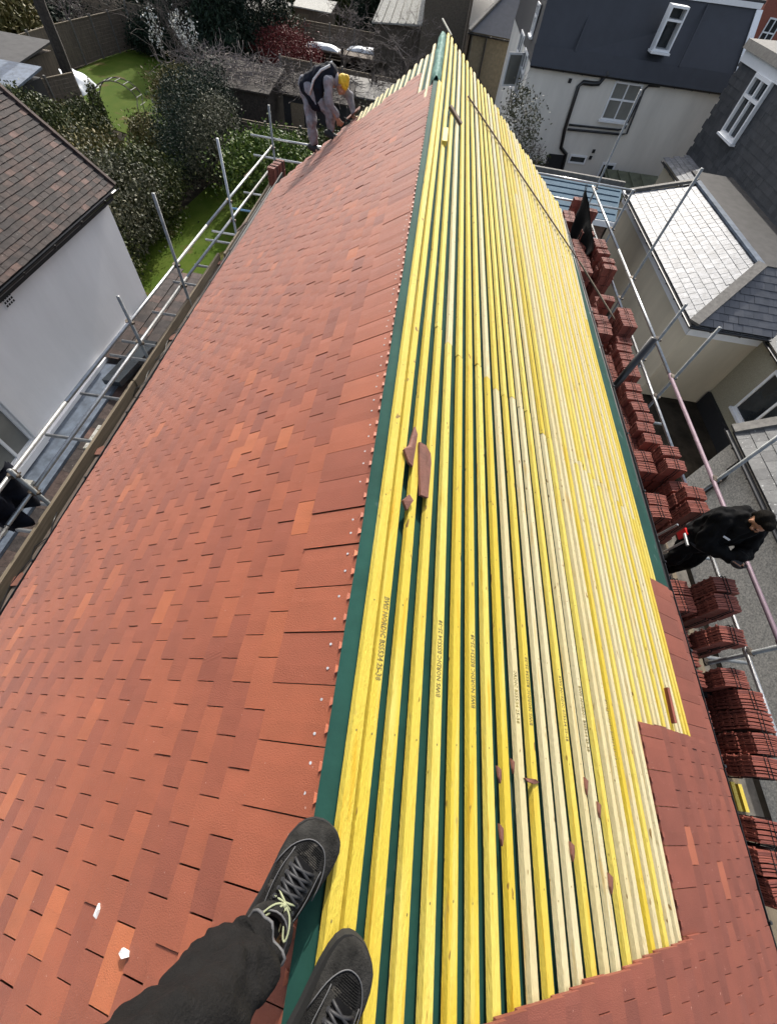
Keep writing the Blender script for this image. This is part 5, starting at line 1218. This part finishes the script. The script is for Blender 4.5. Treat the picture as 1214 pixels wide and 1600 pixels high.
    # laces: crossed dark, lime bow
    for i in range(5):
        a = .46 + .048 * i
        for sg in (-1, 1):
            p0, p2 = surf(a, -.36 * sg, .008), surf(a + .045, .34 * sg, .008); p1 = (p0 + p2) / 2 + upv * .010
            obj('lace', tube([p0, p0.lerp(p1, .5) + upv * .002, p1, p2.lerp(p1, .5) + upv * .002, p2], .0034 if i else .0022, 6), 'lace_d' if i else 'lace_l', sh, smooth=True)
        for sg in (-1, 1): obj('eyelet', tube([surf(a, -.36 * sg, .003), surf(a, -.36 * sg, .010)], .0042, 8), 'lace_d', sh)
    k0 = surf(.475, 0, .024)
    for sg, ln_, dr in ((-1, .040, .3), (1, .050, -.2)):
        lp = [k0 + s2 * (sg * ln_ * math.sin(math.pi * q) * .62 * (1.2 - .2 * q) + sg * q * .006) + d * (-.046 * math.sin(math.pi * q * .5) * (1 if q < .99 else 1) * math.sin(math.pi * q) * 1.15 + .012 * (1 - q) * q) + upv * (.012 * math.sin(math.pi * q)) for q in [j / 16 for j in range(17)]]
        obj('lace_loop', tube(lp, .0021, 6), 'lace_l', sh, smooth=True)
    for sg in (-1, 1):
        lp = [k0 + s2 * sg * (.004 + .020 * q) - d * (.045 * q) + upv * (.006 - .018 * q * q) for q in [j / 8 for j in range(9)]]
        obj('lace_end', tube(lp, .0021, 6), 'lace_l', sh, smooth=True)
    obj('knot', ball(k0, .0055, 8), 'lace_l', sh, smooth=True)
    return W(.22) + upv * .10
aL = shoe((-.143, -.405), (.004, -.162), ZR + .010, .10, -1)
aR = shoe((-.045, -.615), (.108, -.36), ZR - .004, .30, 1)
# legs (skin) as one mesh, trousers over them
kL = V3(-.27, -.47, C - .74); kR = V3(-.16, -.74, C - .74); hL = V3(-.33, -.74, C - .30); hR_ = V3(-.16, -.92, C - .30)
melt('body', join(caps([aL + V3(0, 0, -.03), aL.lerp(kL, .4), kL, hL], [.040, .052, .058, .08]), caps([aR + V3(0, 0, -.03), aR.lerp(kR, .4), kR, hR_], [.040, .052, .058, .08]), caps([aL + V3(0, 0, -.03), aL + V3(.03, .06, -.05)], [.035, .03]), caps([aR + V3(0, 0, -.03), aR + V3(.03, .06, -.05)], [.035, .03]), caps([hL, hR_], [.1, .1])), 'skin', ph, .010, 2)
def leg(a, k, h, seed, wr=.021):
    pts = [a + V3(0, 0, .012) + (k - a) * .02, a.lerp(k, .12), a.lerp(k, .3), a.lerp(k, .55), a.lerp(k, .8), k, k.lerp(h, .5), h]; rad = [.058, .066, .078, .088, .094, .098, .105, .115]
    n = 40; base = tube(pts, 0, n, False, rad); V = []
    for i, p in enumerate(base[0]): V.append(p)
    # resample finely with folds
    dense, dr = [], []
    for i in range(len(pts) - 1):
        for q in range(14): t_ = q / 14; dense.append(pts[i].lerp(pts[i + 1], t_)); dr.append(rad[i] + (rad[i + 1] - rad[i]) * t_)
    vf = tube(dense, 0, n, False, dr); out = []
    for idx, p in enumerate(vf[0]):
        i, kk = divmod(idx, n); c = dense[i]; dv = Vector(p) - c; an = 2 * math.pi * kk / n
        f_ = noise.noise(Vector((math.cos(an) * 1.3 + seed, math.sin(an) * 1.3, i * .075))) * 1.5 + .6 * noise.noise(Vector((math.cos(an) * 2.2 + seed, math.sin(an) * 2.2, i * .28 + math.sin(an) * 1.5)))
        out.append(tuple(c + dv * (1 + f_ * wr / dr[i])))
    return out, vf[1], n
for a_, k_, h_, sd_ in ((aL, kL, hL, 3), (aR, kR, hR_, 8)):
    V_, F_, n = leg(a_, k_, h_, sd_)
    tr = obj('trouser_leg', (V_, F_), 'trouser', ph, smooth=True)
    so = tr.modifiers.new('t', 'SOLIDIFY'); so.thickness = .003
    hem = [Vector(V_[i]) for i in range(n)]; obj('hem', tube(hem + [hem[0]], .0032, 6, False), 'piping' if sd_ == 3 else 'cloth_b', tr, smooth=True)
